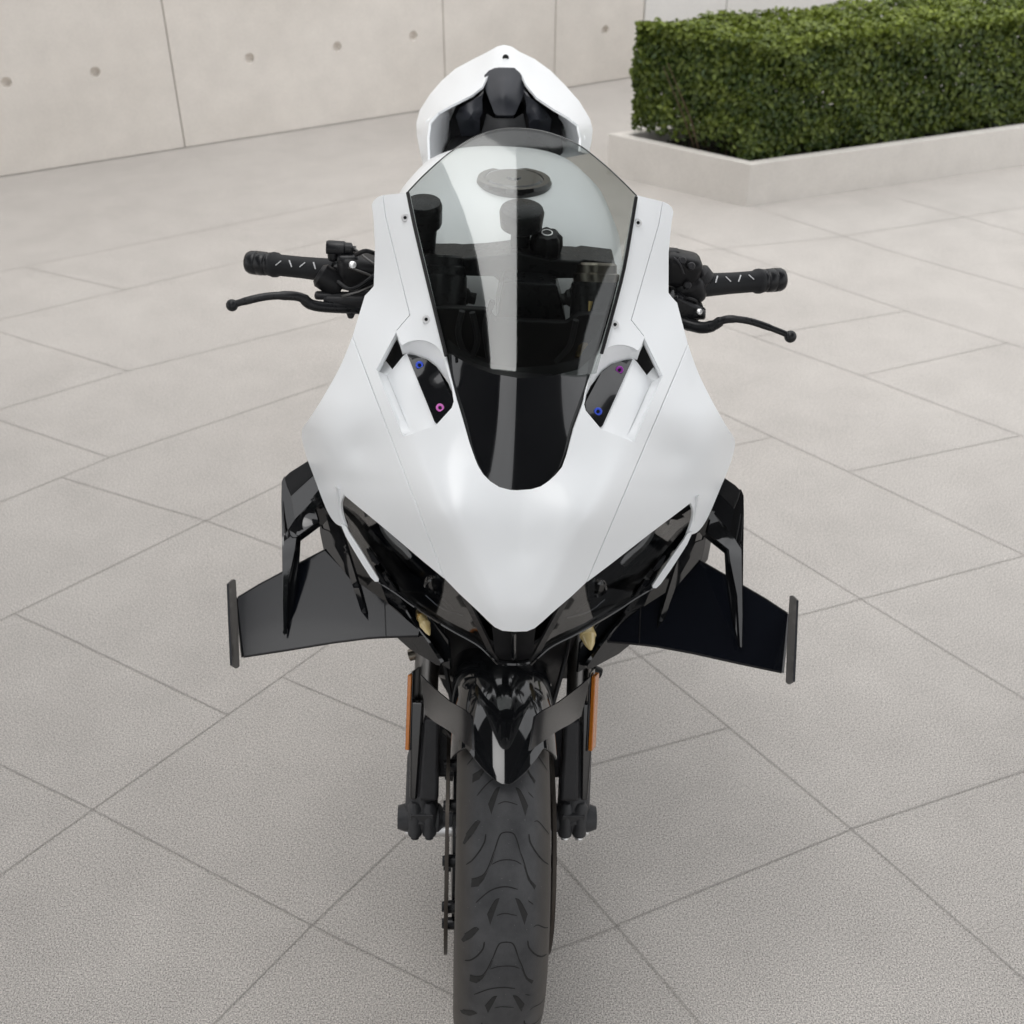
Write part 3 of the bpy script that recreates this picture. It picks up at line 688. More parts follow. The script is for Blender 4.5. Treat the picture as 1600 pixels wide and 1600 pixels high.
for s in (0, 1):
    def mq(*q): return FS.mirror(*q) if s else q
    bm = NB(); c = P(*mq(683, 912), DH(683, 912) + .018)
    lathe(bm, c, c + Vector((0, -1, -.25)), [(-.004, .016), (.004, .017), (.006, .015), (.002, .013), (.001, .006), (.004, 0)], 28); mk('projector', bm, BLACK, lensroot[s])
    bm = NB(); pts = [P(*mq(x, y), DH(x, y) + .012) for x, y in ((666, 930), (690, 950), (725, 962))]; tube(bm, pts, .0016, 6, smooth_n=3); mk('light_guide', bm, CHROME, lensroot[s])
    bm = NB(); pts = [P(*mq(x, y), DH(x, y) - .001) for x, y in ((592, 908), (620, 926), (650, 948), (700, 980), (745, 1005), (765, 1022), (778, 1036))]
    tube(bm, pts, .0034, 8, flat=(1, .6), smooth_n=3); mk('bezel', bm, BLACK, lensroot[s])
intake = [(768, 974), (785, 983), (803, 985), (820, 984), (838, 974), (830, 1038), (803, 1039), (775, 1036)]
sheet('air_intake', intake, lambda x, y: DH(803, y) + .012, DARK, bike, .004, bevel=.0008)
bm = NB(); tube(bm, [P(x, y, DH(x, y) - .003) for x, y in ((779, 1034), (788, 1036), (803, 1036.5), (818, 1036), (827, 1033.5))], .0042, 8, flat=(1, .8)); mk('intake_lip', bm, BLACK, bike)
bm = NB(); tube(bm, [P(x, y, DH(x, y) + .004) for x, y in ((803, 988), (803, 1028))], .0035, 8); mk('intake_rib', bm, BLACK, bike)
# slim white fin that runs down from the side fairing
fin = [(532, 818), (541, 822), (546, 832), (560, 853), (576, 879), (592, 905), (591, 909), (586, 909), (579, 902), (566, 882), (551, 857), (540, 838)]
sheet('fairing_fin', fin, lambda x, y: DF(540, 822) - .003 - .0004 * (y - 822), WHITE, bike, .006, mirror=FS, space=5, bevel=.0012)
bm_ = [(525, 760), (534, 766), (539, 775), (534, 788), (537, 806), (543, 824), (538, 825), (531, 808), (529, 788)]
sheet('fairing_return', bm_, lambda x, y: DF(537, 780) + .004 + .0007 * (x - 525), WHITE, bike, .004, mirror=FS, space=5, bevel=.001)

# ---------------------------------------------------------------- black lower cowl and chin
DC = Depth(FS, [(500, 765, .250), (513, 803, .215), (540, 826, .180), (592, 910, .140), (650, 990, .095), (690, 1043, .045), (602, 996, .130), (540, 930, .170), (500, 830, .235), (640, 945, .110), (560, 900, .165)], .0004)
cowl = [(492, 750), (513, 790), (540, 815), (570, 850), (600, 895), (650, 940), (700, 1000), (703, 1046), (688, 1037), (668, 1012), (652, 996), (602, 996), (586, 980), (560, 950), (528, 890), (507, 860), (498, 800)]
sheet('lower_cowl', cowl, lambda x, y: DC(x, y) + .012, BLACK, bike, .004, mirror=FS, space=9, bevel=.001)
DCH = Depth(FS, [(803, 1037, .02), (803, 1110, .11), (640, 945, .14), (660, 1050, .10), (720, 1053, .10), (740, 1000, .06)], .001)
chin = [(592, 890), (700, 960), (760, 1000), (803, 1030), (846, 1000), (905, 962), (1000, 895), (955, 985), (925, 1010), (914, 1062), (880, 1060), (868, 1075), (862, 1112), (745, 1112), (735, 1075), (715, 1056), (675, 1054), (655, 1050), (648, 990)]
sheet('chin_cowl', chin, lambda x, y: DCH(x, y) + .03, DARK, bike, .005, space=11, bevel=0)
# long black blades beside the headlights
blade = [(584, 884), (597, 903), (640, 965), (668, 1003), (689, 1036), (687, 1040), (681, 1039), (660, 1024), (630, 985), (604, 938)]
sheet('side_blade', blade, lambda x, y: DC(x, y) - .006, BLACK, bike, .006, mirror=FS, space=7, bevel=.0015)
sheet('root_blade', [(620, 996), (652, 993), (672, 1012), (688, 1038), (682, 1039), (640, 1014)], lambda x, y: DC(x, y) + .002, BLACK, bike, .004, mirror=FS, space=7, bevel=.001)
sheet('duct_strip', [(596, 896), (602, 897), (634, 948), (632, 953), (624, 950)], lambda x, y: DC(x, y) - .010, BLACK, bike, .004, mirror=FS, space=6, bevel=.001)
ft = [(572, 858), (583, 866), (592, 880), (589, 883), (580, 876)]
sheet('duct_tab', ft, lambda x, y: DC(x, y) - .009, MATTE, bike, .003, mirror=FS, space=6, bevel=.0006)

# ---------------------------------------------------------------- winglets
def winglet(side):
    tw = side > 0
    def Q(px, py, y): return P(*(WS.mirror(px, py) if tw else (px, py)), y)
    root = empty('winglet', Q(480, 950, .12), bike)
    def ch(o): o.matrix_parent_inverse = Matrix.Translation(root.location).inverted(); return o
    def plate(name, pts, depf, m, thick, space=9, bevel=.001):
        uv, tr = triangulate(pts, (), space); V = [Q(x, y, depf(x, y)) for x, y in uv]
        o = solid(name, V, tr, m, root, thick, bevel)
        return ch(o)
    wd = planar([(381, 1025, .060), (372, 934, .150), (441, 895, .155), (507, 860, .180), (602, 995, .085), (480, 1010, .066), (460, 940, .120), (652, 993, .085)])
    plate('wing', [(371, 934), (405, 914), (441, 895), (466, 881.5), (507, 860), (545, 900), (602, 940), (655, 985), (653, 994), (602, 995), (575, 997), (520, 1004), (381, 1026), (376, 980)], wd, WINGP, .007, 10, .0018)
    for e_ in ([(372, 934), (405, 914), (441, 895), (466, 881.5), (507, 860)], [(381, 1026), (450, 1015.5), (520, 1004), (575, 997), (602, 995.3), (653, 994)]):
        bm = NB(); tube(bm, [Q(x, y, wd(x, y) + .001) for x, y in e_], .0017, 8); ch(mk('edge_bead', bm, DARK, root))
    plate('wing_seam', [(600, 938), (602, 938), (604, 995.5), (602.3, 995.5)], lambda x, y: wd(x, y) - .0004, DARK, .0006, 6, 0.0001)
    ep = lambda x, y: .0 + interp([(360, 908, .165), (371, 1043, .050), (364, 975, .10)])(x, y)
    plate('end_plate', [(357.5, 912), (365, 905), (368.5, 906.5), (372, 970), (374.5, 1041), (371, 1044), (363, 1039), (360, 975)], ep, PLATE, .003, 6, .0006)
    bm = NB(); tube(bm, [Q(x, y, ep(x, y) + .001) for x, y in ((372, 935), (376, 980), (381, 1027))], .0040, 8); ch(mk('root_fillet', bm, BLACK, root))
    # bracket box at the top
    plate('bracket_top', [(444, 746), (452, 738), (482, 719), (492, 742), (455, 776), (448, 760)], lambda x, y: .225 - (y - 745) * .0006, DARK, .02, 8, .002)
    plate('bracket_side', [(440, 753), (444, 744), (449, 760), (455, 776), (461, 811), (452, 830), (444, 838), (440.5, 838), (439.5, 783)], lambda x, y: .232 - (y - 745) * .0005, BLACK, .012, 8, .001)
    plate('bracket_face', [(455, 775), (491, 742), (500, 770), (461, 811)], lambda x, y: .215 - (y - 745) * .0006, BLACK, .01, 8, .002)
    st = interp([(495, 770, .195), (461, 812, .18), (443, 838, .165), (470, 838, .15), (463, 860, .14), (443, 990, .080), (496, 812, .18)])
    plate('strut', [(498, 765), (505, 782), (492, 795), (497, 814), (463, 839), (461, 856), (450, 910), (445.5, 990), (443, 991), (442, 940), (443.5, 838), (461, 811)], st, BLACK, .006, 7, .0008)
    plate('strut_edge', [(496, 814), (500, 821), (468, 845), (466, 880), (457, 945), (446.5, 990), (444.5, 990), (449, 910), (460, 856), (462.5, 839)], lambda x, y: st(x, y) + .010, BLACK, .004, 7, .0004)
    plate('strut_outer_side', [(440, 783), (444.5, 838), (444, 940), (443.3, 991), (442, 989), (441, 895)], lambda x, y: st(443, y) + .006, BLACK, .004, 6, .0003)  # narrow outer face in the same black paint as the strut
    fd = interp([(512, 805, .195), (575, 971, .100), (540, 860, .16)])
    plate('fin', [(509, 804), (516, 804), (525, 818), (536, 838), (552, 890), (576, 971), (569.5, 972), (556, 930), (540, 885), (522, 852)], fd, BLACK, .005, 6, .0006)
    plate('fin_side', [(499, 812), (503, 826), (515, 831), (526, 850), (545, 895), (569, 971), (562, 968), (535, 920), (514, 872), (506, 861), (500, 832)], lambda x, y: fd(x, y) + .010, BLACK, .004, 6, .0006)
    plate('mount', [(489, 788), (495, 780), (508, 795), (518, 806), (512, 812), (500, 826), (496, 812)], lambda x, y: .205, BLACK, .012, 6, .001)
    return root
both(winglet)
# turn lamps
for (x0, y0), (x1, y1), rr in (((658, 962), (671, 992), .0068), ((915, 975), (923, 1015), .0105)):
    bm = NB(); a = P(x0, y0, .085); b = P(x1, y1, .045); L_ = (b - a).length
    lathe(bm, a, b, [(0, 0), (.001, rr * .8), (L_ * .45, rr * 1.1), (L_ * .48, rr * 1.1), (L_ * .5, rr * .98), (L_ * .8, rr * .65), (L_, rr * .18), (L_ + .001, 0)], 16)
    tl = mk('turn_lamp', bm, CREAM, bike)
    bm = NB(); d = (b - a) / L_; lathe(bm, a - d * .012, b, [(0, .004), (.006, rr * .9), (.014, rr * 1.14), (.016, rr * 1.14), (.017, 0)], 16); mk('lamp_base', bm, GOLD, tl)
bm = NB(); lathe(bm, P(640, 1024, .12), P(655, 1020, .12), [(0, 0), (0, .0085), (.014, .0085), (.016, .005), (.016, 0)], 14); mk('hose_fitting', bm, FORKCAP, bike)
bm = NB(); lathe(bm, P(938, 1052, .12), P(925, 1048, .12), [(0, 0), (0, .008), (.012, .0095), (.016, .005), (.016, 0)], 14); mk('hose_fitting', bm, DARK, bike)

# ---------------------------------------------------------------- front wheel
RW = .300; AX = Vector((0, 0, RW))
def tyre_surf(th, ph, rc=.240, rt=.0605, k=1.):      # th angle in the wheel plane (0 = front, + = down), ph across the tread
    r = rc + rt * math.cos(ph); x = rt * 1.01 * math.sin(ph) * k
    return Vector((x, -r * math.cos(th), RW - r * math.sin(th)))
def revolve(bm, fn, phs, n, closed=True, th0=0, th1=2 * math.pi):
    rows = []
    for i in range(n if closed else n + 1):
        th = th0 + (th1 - th0) * i / n; rows.append([bm.verts.new(fn(th, ph)) for ph in phs])
    m = len(rows)
    for i in range(m if closed else m - 1):
        a, b = rows[i], rows[(i + 1) % m]
        for k in range(len(phs) - 1): bm.faces.new((a[k], a[k + 1], b[k + 1], b[k]))
def tyre_bm(rt=.0605):
    bm = NB(); phs = [R(-104 + 208 * k / 44) for k in range(45)]
    def fn(th, ph):
        if abs(ph) > R(97): s = 1 if ph > 0 else -1; return Vector((s * .045, -.208 * math.cos(th), RW - .208 * math.sin(th)))
        # slightly flattened crown with shoulders that drop into the sidewall
        return tyre_surf(th, ph, rt=rt)
    revolve(bm, fn, phs, 200); return bm
wheel = empty('front_wheel', AX, bike)
def chw(o, root=None): root = root or wheel; o.matrix_parent_inverse = Matrix.Translation(root.location).inverted(); return o
tb = tyre_bm(); BV = BVHTree.FromBMesh(tb)
tyre = chw(mk('tyre', tb, TYRE, wheel, sharp=50))
def hit(px, py):
    d = (M3 @ ray(px, py)).normalized(); h = BV.ray_cast(CL, d)[0]
    if h is None: return None
    th = math.atan2(RW - h.z, -h.y); r = math.hypot(h.y, h.z - RW); return th, math.atan2(h.x / 1.01, r - .240)
DTH = (hit(772, 1467)[0] - hit(776, 1300)[0])
NREP = round(2 * math.pi / DTH); DTH = 2 * math.pi / NREP
def zt(x, y): return (600 + x / 4, 1200 + y / 4)
def groove_polys():
    def stroke(pts, wd):
        pts = catmull(pts, 3); L_, R_ = [], []
        for i, p in enumerate(pts):
            a = pts[max(i - 1, 0)]; b = pts[min(i + 1, len(pts) - 1)]; dx, dy = b[0] - a[0], b[1] - a[1]; l = math.hypot(dx, dy) or 1
            f = wd / 2 * (.55 if i in (0, len(pts) - 1) else 1); L_.append((p[0] - dy / l * f, p[1] + dx / l * f)); R_.append((p[0] + dy / l * f, p[1] - dx / l * f))
        return L_ + R_[::-1]
    dark, soft = [], []
    mx = lambda pts, c: [(2 * c - x, y) for x, y in pts]
    c = 771
    arch = [(690, 520), (720, 430), (745, 404), (797, 404), (824, 434), (850, 520)]
    dark.append(stroke(arch, 8)); dark.append(stroke([(690, 515), (660, 600), (628, 660), (585, 685), (548, 692)], 7)); dark.append(stroke(mx([(690, 515), (660, 600), (640, 670), (600, 745)], 769), 7))
    g = [(702, 500), (676, 590), (640, 655), (600, 684), (548, 694), (545, 745), (590, 740), (628, 690), (668, 600)]
    soft.append(g); soft.append(mx([(702, 510), (676, 590), (650, 640), (632, 690), (590, 735), (600, 760), (640, 700), (668, 610)], 770))
    for f in (lambda q: q, lambda q: mx(q, c)):
        dark.append(stroke(f([(637, 412), (628, 465), (590, 530), (550, 578), (515, 603)]), 9))
        soft.append(f([(604, 337), (575, 336), (520, 405), (492, 470), (505, 478), (560, 410)])); dark.append(stroke(f([(604, 335), (575, 336), (512, 415)]), 6))
        soft.append(f([(722, 814), (690, 830), (645, 915), (664, 980), (690, 905)])); dark.append(stroke(f([(722, 814), (692, 830), (645, 915)]), 5))
    dark.append(stroke([(675, 602), (720, 580), (770, 573), (820, 580), (858, 602)], 6))
    dark.append(stroke([(575, 842), (620, 800), (662, 768), (712, 748), (770, 742), (835, 758)], 8)); dark.append(stroke([(900, 828), (932, 852)], 7))
    dark.append(stroke([(705, 922), (755, 908), (830, 922)], 6))
    return dark, soft
def groove_bm(polys, lift):
    bm = NB()
    for poly in polys:
        q = [hit(*zt(*p)) for p in poly]
        if any(h is None for h in q): continue
        uv = [(h[0] * 290, h[1] * 60) for h in q]
        V, T = triangulate(uv, (), 3.2)
        for k in range(-3, NREP - 3):
            if k > 3 and k < NREP - 5: continue
            vs = [bm.verts.new(tyre_surf(u / 290 + k * DTH, v / 60, rt=.0605 + lift)) for u, v in V]
            for t in T:
                try: bm.faces.new([vs[i] for i in t])
                except ValueError: pass
    return bm
dk, sf = groove_polys()
tyre_g = mk('tread_groove', groove_bm(dk, .00035), GROOVE, tyre, sharp=None); pass
tyre_h = mk('tread_recess', groove_bm(sf, .00020), GROOVE2, tyre, sharp=None); pass
tyre_g['kind'] = 'stuff'; tyre_h['kind'] = 'stuff'
bm = NB(); revolve(bm, lambda th, x: Vector((x[0], -x[1] * math.cos(th), RW - x[1] * math.sin(th))), [(-.046, .216), (-.05, .216), (-.05, .206), (-.038, .200), (-.02, .186), (.02, .186), (.038, .200), (.05, .206), (.05, .216), (.046, .216)], 96)
lathe(bm, (-.05, 0, RW), (1, 0, RW), [(0, 0), (0, .03), (.02, .034), (.08, .034), (.10, .03), (.10, 0)], 32)
for k in range(5):
    a = k * 2 * math.pi / 5 + .3
    for da in (-.16, .16): tube(bm, [(0, -math.cos(a) * .03, RW - math.sin(a) * .03), (0, -math.cos(a + da) * .19, RW - math.sin(a + da) * .19)], [.014, .010], 10, flat=(1, .8))
chw(mk('rim', bm, MATTE, wheel))
for s in (-1, 1):
    bm = NB(); n = 60; xs = s * .073
    ri = []
    for x in (xs - .0025, xs + .0025):
        ri.append([[bm.verts.new((x, -r * math.cos(2 * math.pi * k / n), RW - r * math.sin(2 * math.pi * k / n))) for k in range(n)] for r in (.128, .163)])
    for k in range(n):
        j = (k + 1) % n
        for a, b in ((ri[0][0], ri[0][1]), (ri[0][1], ri[1][1]), (ri[1][1], ri[1][0]), (ri[1][0], ri[0][0])): bm.faces.new((a[k], a[j], b[j], b[k]))
    dsc = chw(mk('brake_disc', bm, DISC, wheel))
    bm = NB()
    for k in range(10):
        a = k * math.pi / 5; lathe(bm, (xs - s * .014, -.12 * math.cos(a), RW - .12 * math.sin(a)), (xs + s, -.12 * math.cos(a), RW - .12 * math.sin(a)), [(0, 0), (0, .009), (.012, .009), (.02, .007), (.02, 0)], 12)
    lathe(bm, (xs - s * .012, 0, RW), (xs + s, 0, RW), [(0, .06), (0, .112), (.004, .112), (.006, .06)], 40)
    m_ = mk('disc_carrier', bm, MATTE, dsc)

# ---------------------------------------------------------------- front mudguard
def fender_pt(th, ph, t=0.):
    rc = .250; rt = .0685 + t; r = rc + rt * math.cos(ph); return Vector((rt * 1.04 * math.sin(ph), -r * math.cos(th), RW - r * math.sin(th)))
fb = NB(); revolve(fb, fender_pt, [R(-80 + 160 * k / 24) for k in range(25)], 100); FBV = BVHTree.FromBMesh(fb); fb.free()
def fhit(px, py):
    h = FBV.ray_cast(CL, (M3 @ ray(px, py)).normalized())[0]
    return None if h is None else (math.atan2(RW - h.z, -h.y), math.atan2(h.x / 1.04, math.hypot(h.y, h.z - RW) - .250))
# lower edge traced along the shell
edge = [fhit(x, y) for x, y in ((797, 1226), (775, 1221), (757, 1205), (740, 1185), (728, 1168))]
eph = [abs(e[1]) for e in edge if e]; eth = [e[0] for e in edge if e]
def th_end(ph):
    a = abs(ph)
    return float(np.interp(a, np.sort(eph), np.array(eth)[np.argsort(eph)]))
bm = NB(); rows = []; PHS = [R(-78 + 156 * k / 40) for k in range(41)]
for i in range(61):
    t = i / 60; row = []
    for ph in PHS: row.append(bm.verts.new(fender_pt(th_end(ph) * (1 - t) + R(-128) * t, ph * (1 - .12 * t))))
    rows.append(row)
for a, b in zip(rows, rows[1:]):
    for k in range(40): bm.faces.new((a[k], a[k + 1], b[k + 1], b[k]))
fender = mk('front_mudguard', bm, BLACK, bike, sharp=None)
s_ = fender.modifiers.new('t', 'SOLIDIFY'); s_.thickness = .0032; s_.offset = -1; b_ = fender.modifiers.new('b', 'BEVEL'); b_.width = .0009; b_.segments = 2; b_.limit_method = 'ANGLE'; b_.angle_limit = R(50); b_.harden_normals = True
fa = Depth(LS, [(657, 1055, -.02), (664, 1117, -.055), (722, 1160, -.215), (730, 1115, -.17), (700, 1090, -.10), (690, 1140, -.14)], .0005)
arm = [(656.5, 1054), (668, 1066), (686, 1082), (703, 1096), (724, 1108), (736, 1118), (738, 1172), (722, 1159), (700, 1141), (680, 1129), (665, 1117), (661, 1090)]
sheet('mudguard_arm', arm, fa, SATIN, fender, .003, mirror=LS, space=7, bevel=.0008)

# ---------------------------------------------------------------- fork legs
def taper(bm, cc, size, rot, k):
    n0 = len(bm.verts); box(bm, cc, size, rot); ax = rot.col[2]; bm.verts.ensure_lookup_table()
    for v in list(bm.verts)[n0:]:
        q = v.co - Vector(cc); h = q.dot(ax)
        if h < 0: v.co = Vector(cc) + ax * h + (q - ax * h) * k
def fork(side):
    lm = side < 0
    bot = Vector((side * .112, .014, .333)); top = P(692, 392, .345) if lm else P(933, 405, .345)
    d = (top - bot).normalized(); Lf_ = (top - bot).length
    root = empty('fork_leg', bot, bike)
    def ch(o): o.matrix_parent_inverse = Matrix.Translation(root.location).inverted(); return o
    bm = NB(); lathe(bm, bot, top, [(.02, 0), (.02, .0175), (.36, .0175), (.36, 0)], 28); ch(mk('stanchion', bm, DSTEEL, root))
    bm = NB(); lathe(bm, bot, top, [(.33, 0), (.33, .027), (.34, .0285), (.48, .0285), (.50, .026), (Lf_ - .03, .026), (Lf_ - .03, 0)], 32)
    ch(mk('outer_tube', bm, MATTE, root))
    bm = NB(); lathe(bm, bot, top, [(-.005, 0), (-.003, .024), (.09, .0235), (.10, .0215), (.15, .0215), (.155, 0)], 24)
    lathe(bm, bot + Vector((side * .034, 0, -.005)), bot + Vector((-side * .5, 0, -.005)), [(0, 0), (0, .017), (.012, .021), (.06, .021), (.066, .014), (.09, .012), (.09, 0)], 28)
    ch(mk('axle_clamp', bm, WORN, root))
    bm = NB(); box(bm, bot + Vector((-side * .002, -.006, .004)), (.034, .030, .040))
    for dx in (-.0105, .0105):
        a_ = bot + Vector((dx - side * .002, -.020, -.020)); lathe(bm, a_, a_ + Vector((0, .25, 1)), [(0, 0), (0, .0085), (.002, .0105), (.050, .0105), (.058, .006), (.058, 0)], 20)
    ch(mk('clamp_foot', bm, WORN, root, bevel=.004, segs=3))
    # long guard in front of the leg and the reflector on its outside
    g = frame(d, (1, 0, 0))
    bm = NB(); taper(bm, bot + d * .125 + Vector((side * .012, -.030, 0)), (.019, .012, .150), g, .55); ch(mk('leg_guard', bm, BLACK, root, bevel=.0035, segs=3))
    bm = NB(); taper(bm, bot + d * .110 + Vector((-side * .010, -.026, 0)), (.023, .016, .125), g, 1.25); ch(mk('caliper_bracket', bm, CAST, root, bevel=.006, segs=3))
    bm = NB(); c = bot + d * .185 + Vector((side * .020, -.030, 0)); box(bm, c, (.006, .020, .112), frame(d, (1, -.45, 0)))
    ch(mk('side_reflector', bm, AMBER, root, bevel=.0012))
    bm = NB(); c = bot + d * .185 + Vector((side * .0155, -.026, 0)); box(bm, c, (.003, .023, .118), frame(d, (1, -.45, 0))); ch(mk('reflector_base', bm, BLACK, root, bevel=.001))
    # caliper clamped over the disc
    bm = NB(); cc = Vector((side * .080, .115, RW + .085)); rr = frame((0, .6, .8), (1, 0, 0))
    box(bm, cc, (.062, .052, .105), rr); box(bm, cc + Vector((side * .028, -.01, 0)), (.018, .036, .085), rr); ch(mk('caliper', bm, CAST, root, bevel=.007, segs=3))
    for dx in (-.0095, .0095):
        a = bot + Vector((dx * 1.1 - side * .002, -.0215, -.0185)); bm = NB(); lathe(bm, a, a + Vector((0, -.5, -.8)), [(0, 0), (0, .0062), (.005, .0062), (.0062, .005), (.0062, .0028), (.003, .0026), (.003, 0)], 16)
        ch(mk('pinch_bolt', bm, STEEL if side > 0 else CAST, root))
    # brake hose
    bm = NB(); tube(bm, [cc + Vector((0, -.03, .05)), cc + Vector((-side * .02, -.09, .10)), bot + d * .30 + Vector((-side * .02, -.035, 0)), bot + d * .42 + Vector((-side * .03, -.02, 0))], .0035, 8, smooth_n=6); ch(mk('brake_hose', bm, DARK, root))
    # cap on the top clamp
    bm = NB(); lathe(bm, top - d * .030, top, [(0, 0), (0, .031), (.006, .0315), (.010, .031), (.012, .0275), (.022, .027), (.025, .0245), (.0255, .018), (.022, .017), (.022, 0)], 32)
    c_ = mk('fork_cap', bm, FORKCAP if side > 0 else MATTE, root); c_.matrix_parent_inverse = Matrix.Translation(root.location).inverted()
    bm = NB(); lathe(bm, top - d * .080, top, [(0, 0), (0, .034), (.046, .034), (.050, .032), (.050, 0)], 32); ch(mk('clip_on_clamp', bm, MATTE, root))
    return root
forks = both(fork)
bm = NB(); lathe(bm, (-.135, .006, .310), (1, .006, .310), [(0, 0), (0, .010), (.27, .010), (.27, 0)], 20); mk('front_axle', bm, STEEL, bike)

# ---------------------------------------------------------------- steering head seen through the screen
a0 = P(692, 412, .345); a1 = P(933, 424, .345)
def slab(name, pts_px, y0, depth, m, parent=bike, bevel=.003, thick_y=True):
    """flat polygon facing the front at distance y0 and running back by depth"""
    bm = NB(); f = [bm.verts.new(P(x, y, y0)) for x, y in pts_px]; b = [bm.verts.new(v.co + Vector((0, depth, 0))) for v in f]; n = len(f)
    bm.faces.new(f); bm.faces.new(b[::-1])
    for i in range(n): bm.faces.new((f[i], b[i], b[(i + 1) % n], f[(i + 1) % n]))
    return mk(name, bm, m, parent, bevel=bevel)
slab('top_clamp', [(668, 403), (712, 403), (722, 404), (760, 402), (812, 396), (862, 406), (905, 408), (912, 406), (962, 412), (960, 440), (915, 440), (905, 436), (862, 436), (850, 452), (790, 452), (772, 433), (722, 432), (712, 436), (670, 432)], .335, .05, MATTE)
slab('steering_head', [(786, 440), (870, 446), (884, 500), (880, 580), (776, 580), (776, 500)], .30, .07, MATTE)
bm = NB(); c = P(812, 400, .37); lathe(bm, c, c + Vector((0, -.12, 1)), [(0, 0), (0, .022), (.012, .022), (.016, .014), (.036, .013), (.041, .020), (.046, .028), (.066, .030), (.071, .028), (.073, .024), (.073, 0)], 28); mk('stem_cap', bm, MATTE, bike, bevel=0)
bm = NB(); c = P(852, 404, .36); lathe(bm, c, c + Vector((0, -.15, 1)), [(0, 0), (0, .012), (.008, .014), (.010, .019), (.022, .0205), (.034, .0195), (.039, .015), (.040, 0)], 48, lobes=8, depth=.09); kn = mk('adjuster_knob', bm, DARK, bike)
bm = NB(); c2 = c + Vector((0, -.15, 1)).normalized() * .0395; lathe(bm, c2, c2 + Vector((0, -.15, 1)), [(0, .0078), (.001, .0078), (.0012, .0062), (0, .0062)], 24); mk('knob_ring', bm, STEEL, kn)
bm = NB(); c = P(664, 384, .36); lathe(bm, c, c + Vector((-.03, -.10, 1)), [(-.03, .010), (-.02, .012), (.015, .016), (.028, .018), (.030, .0225), (.034, .024), (.058, .025), (.064, .023), (.066, 0)], 28); rs = mk('fluid_reservoir', bm, MATTE, bike)
for q, s in (((731, 464), 1), ((886, 466), -1)):
    bm = NB(); a = P(q[0] - 22 * s, q[1] - 4, .33); b = P(q[0] + 6 * s, q[1] + 2, .33); lathe(bm, a, b, [(0, 0), (0, .014), (.010, .016), (.014, .012), (.018, .012), (.022, .008), (.030, .008), (.030, 0)], 10); mk('damper_bolt', bm, CAST, bike)
slab('inner_brace', [(684, 436), (716, 438), (718, 482), (700, 484), (694, 484)], .33, .03, DARK)
slab('inner_brace', [(905, 442), (950, 444), (930, 500), (908, 500)], .35, .03, DARK)
slab('dark_backing', [(672, 482), (700, 481), (760, 484), (776, 500), (884, 505), (905, 492), (945, 490), (962, 470), (950, 555), (930, 600), (860, 612), (740, 606), (700, 590)], .265, .012, DARK)  # added dark sheet standing for the black interior behind the screen
bm = NB()
for pts in ([(722, 486), (716, 520), (728, 552), (760, 566)], [(738, 488), (746, 530), (738, 556)], [(900, 500), (890, 540), (868, 566)], [(770, 470), (758, 510), (764, 560)]):
    bm = NB(); tube(bm, [P(x, y, .255) for x, y in pts], .0042, 8, smooth_n=4); mk('cable', bm, CAST, bike)
pass
bm = NB(); tube(bm, [P(925, 470, .30), P(920, 500, .29), P(908, 560, .26)], .009, 10, smooth_n=3); mk('frame_tube', bm, GOLD, bike)

P_ = P
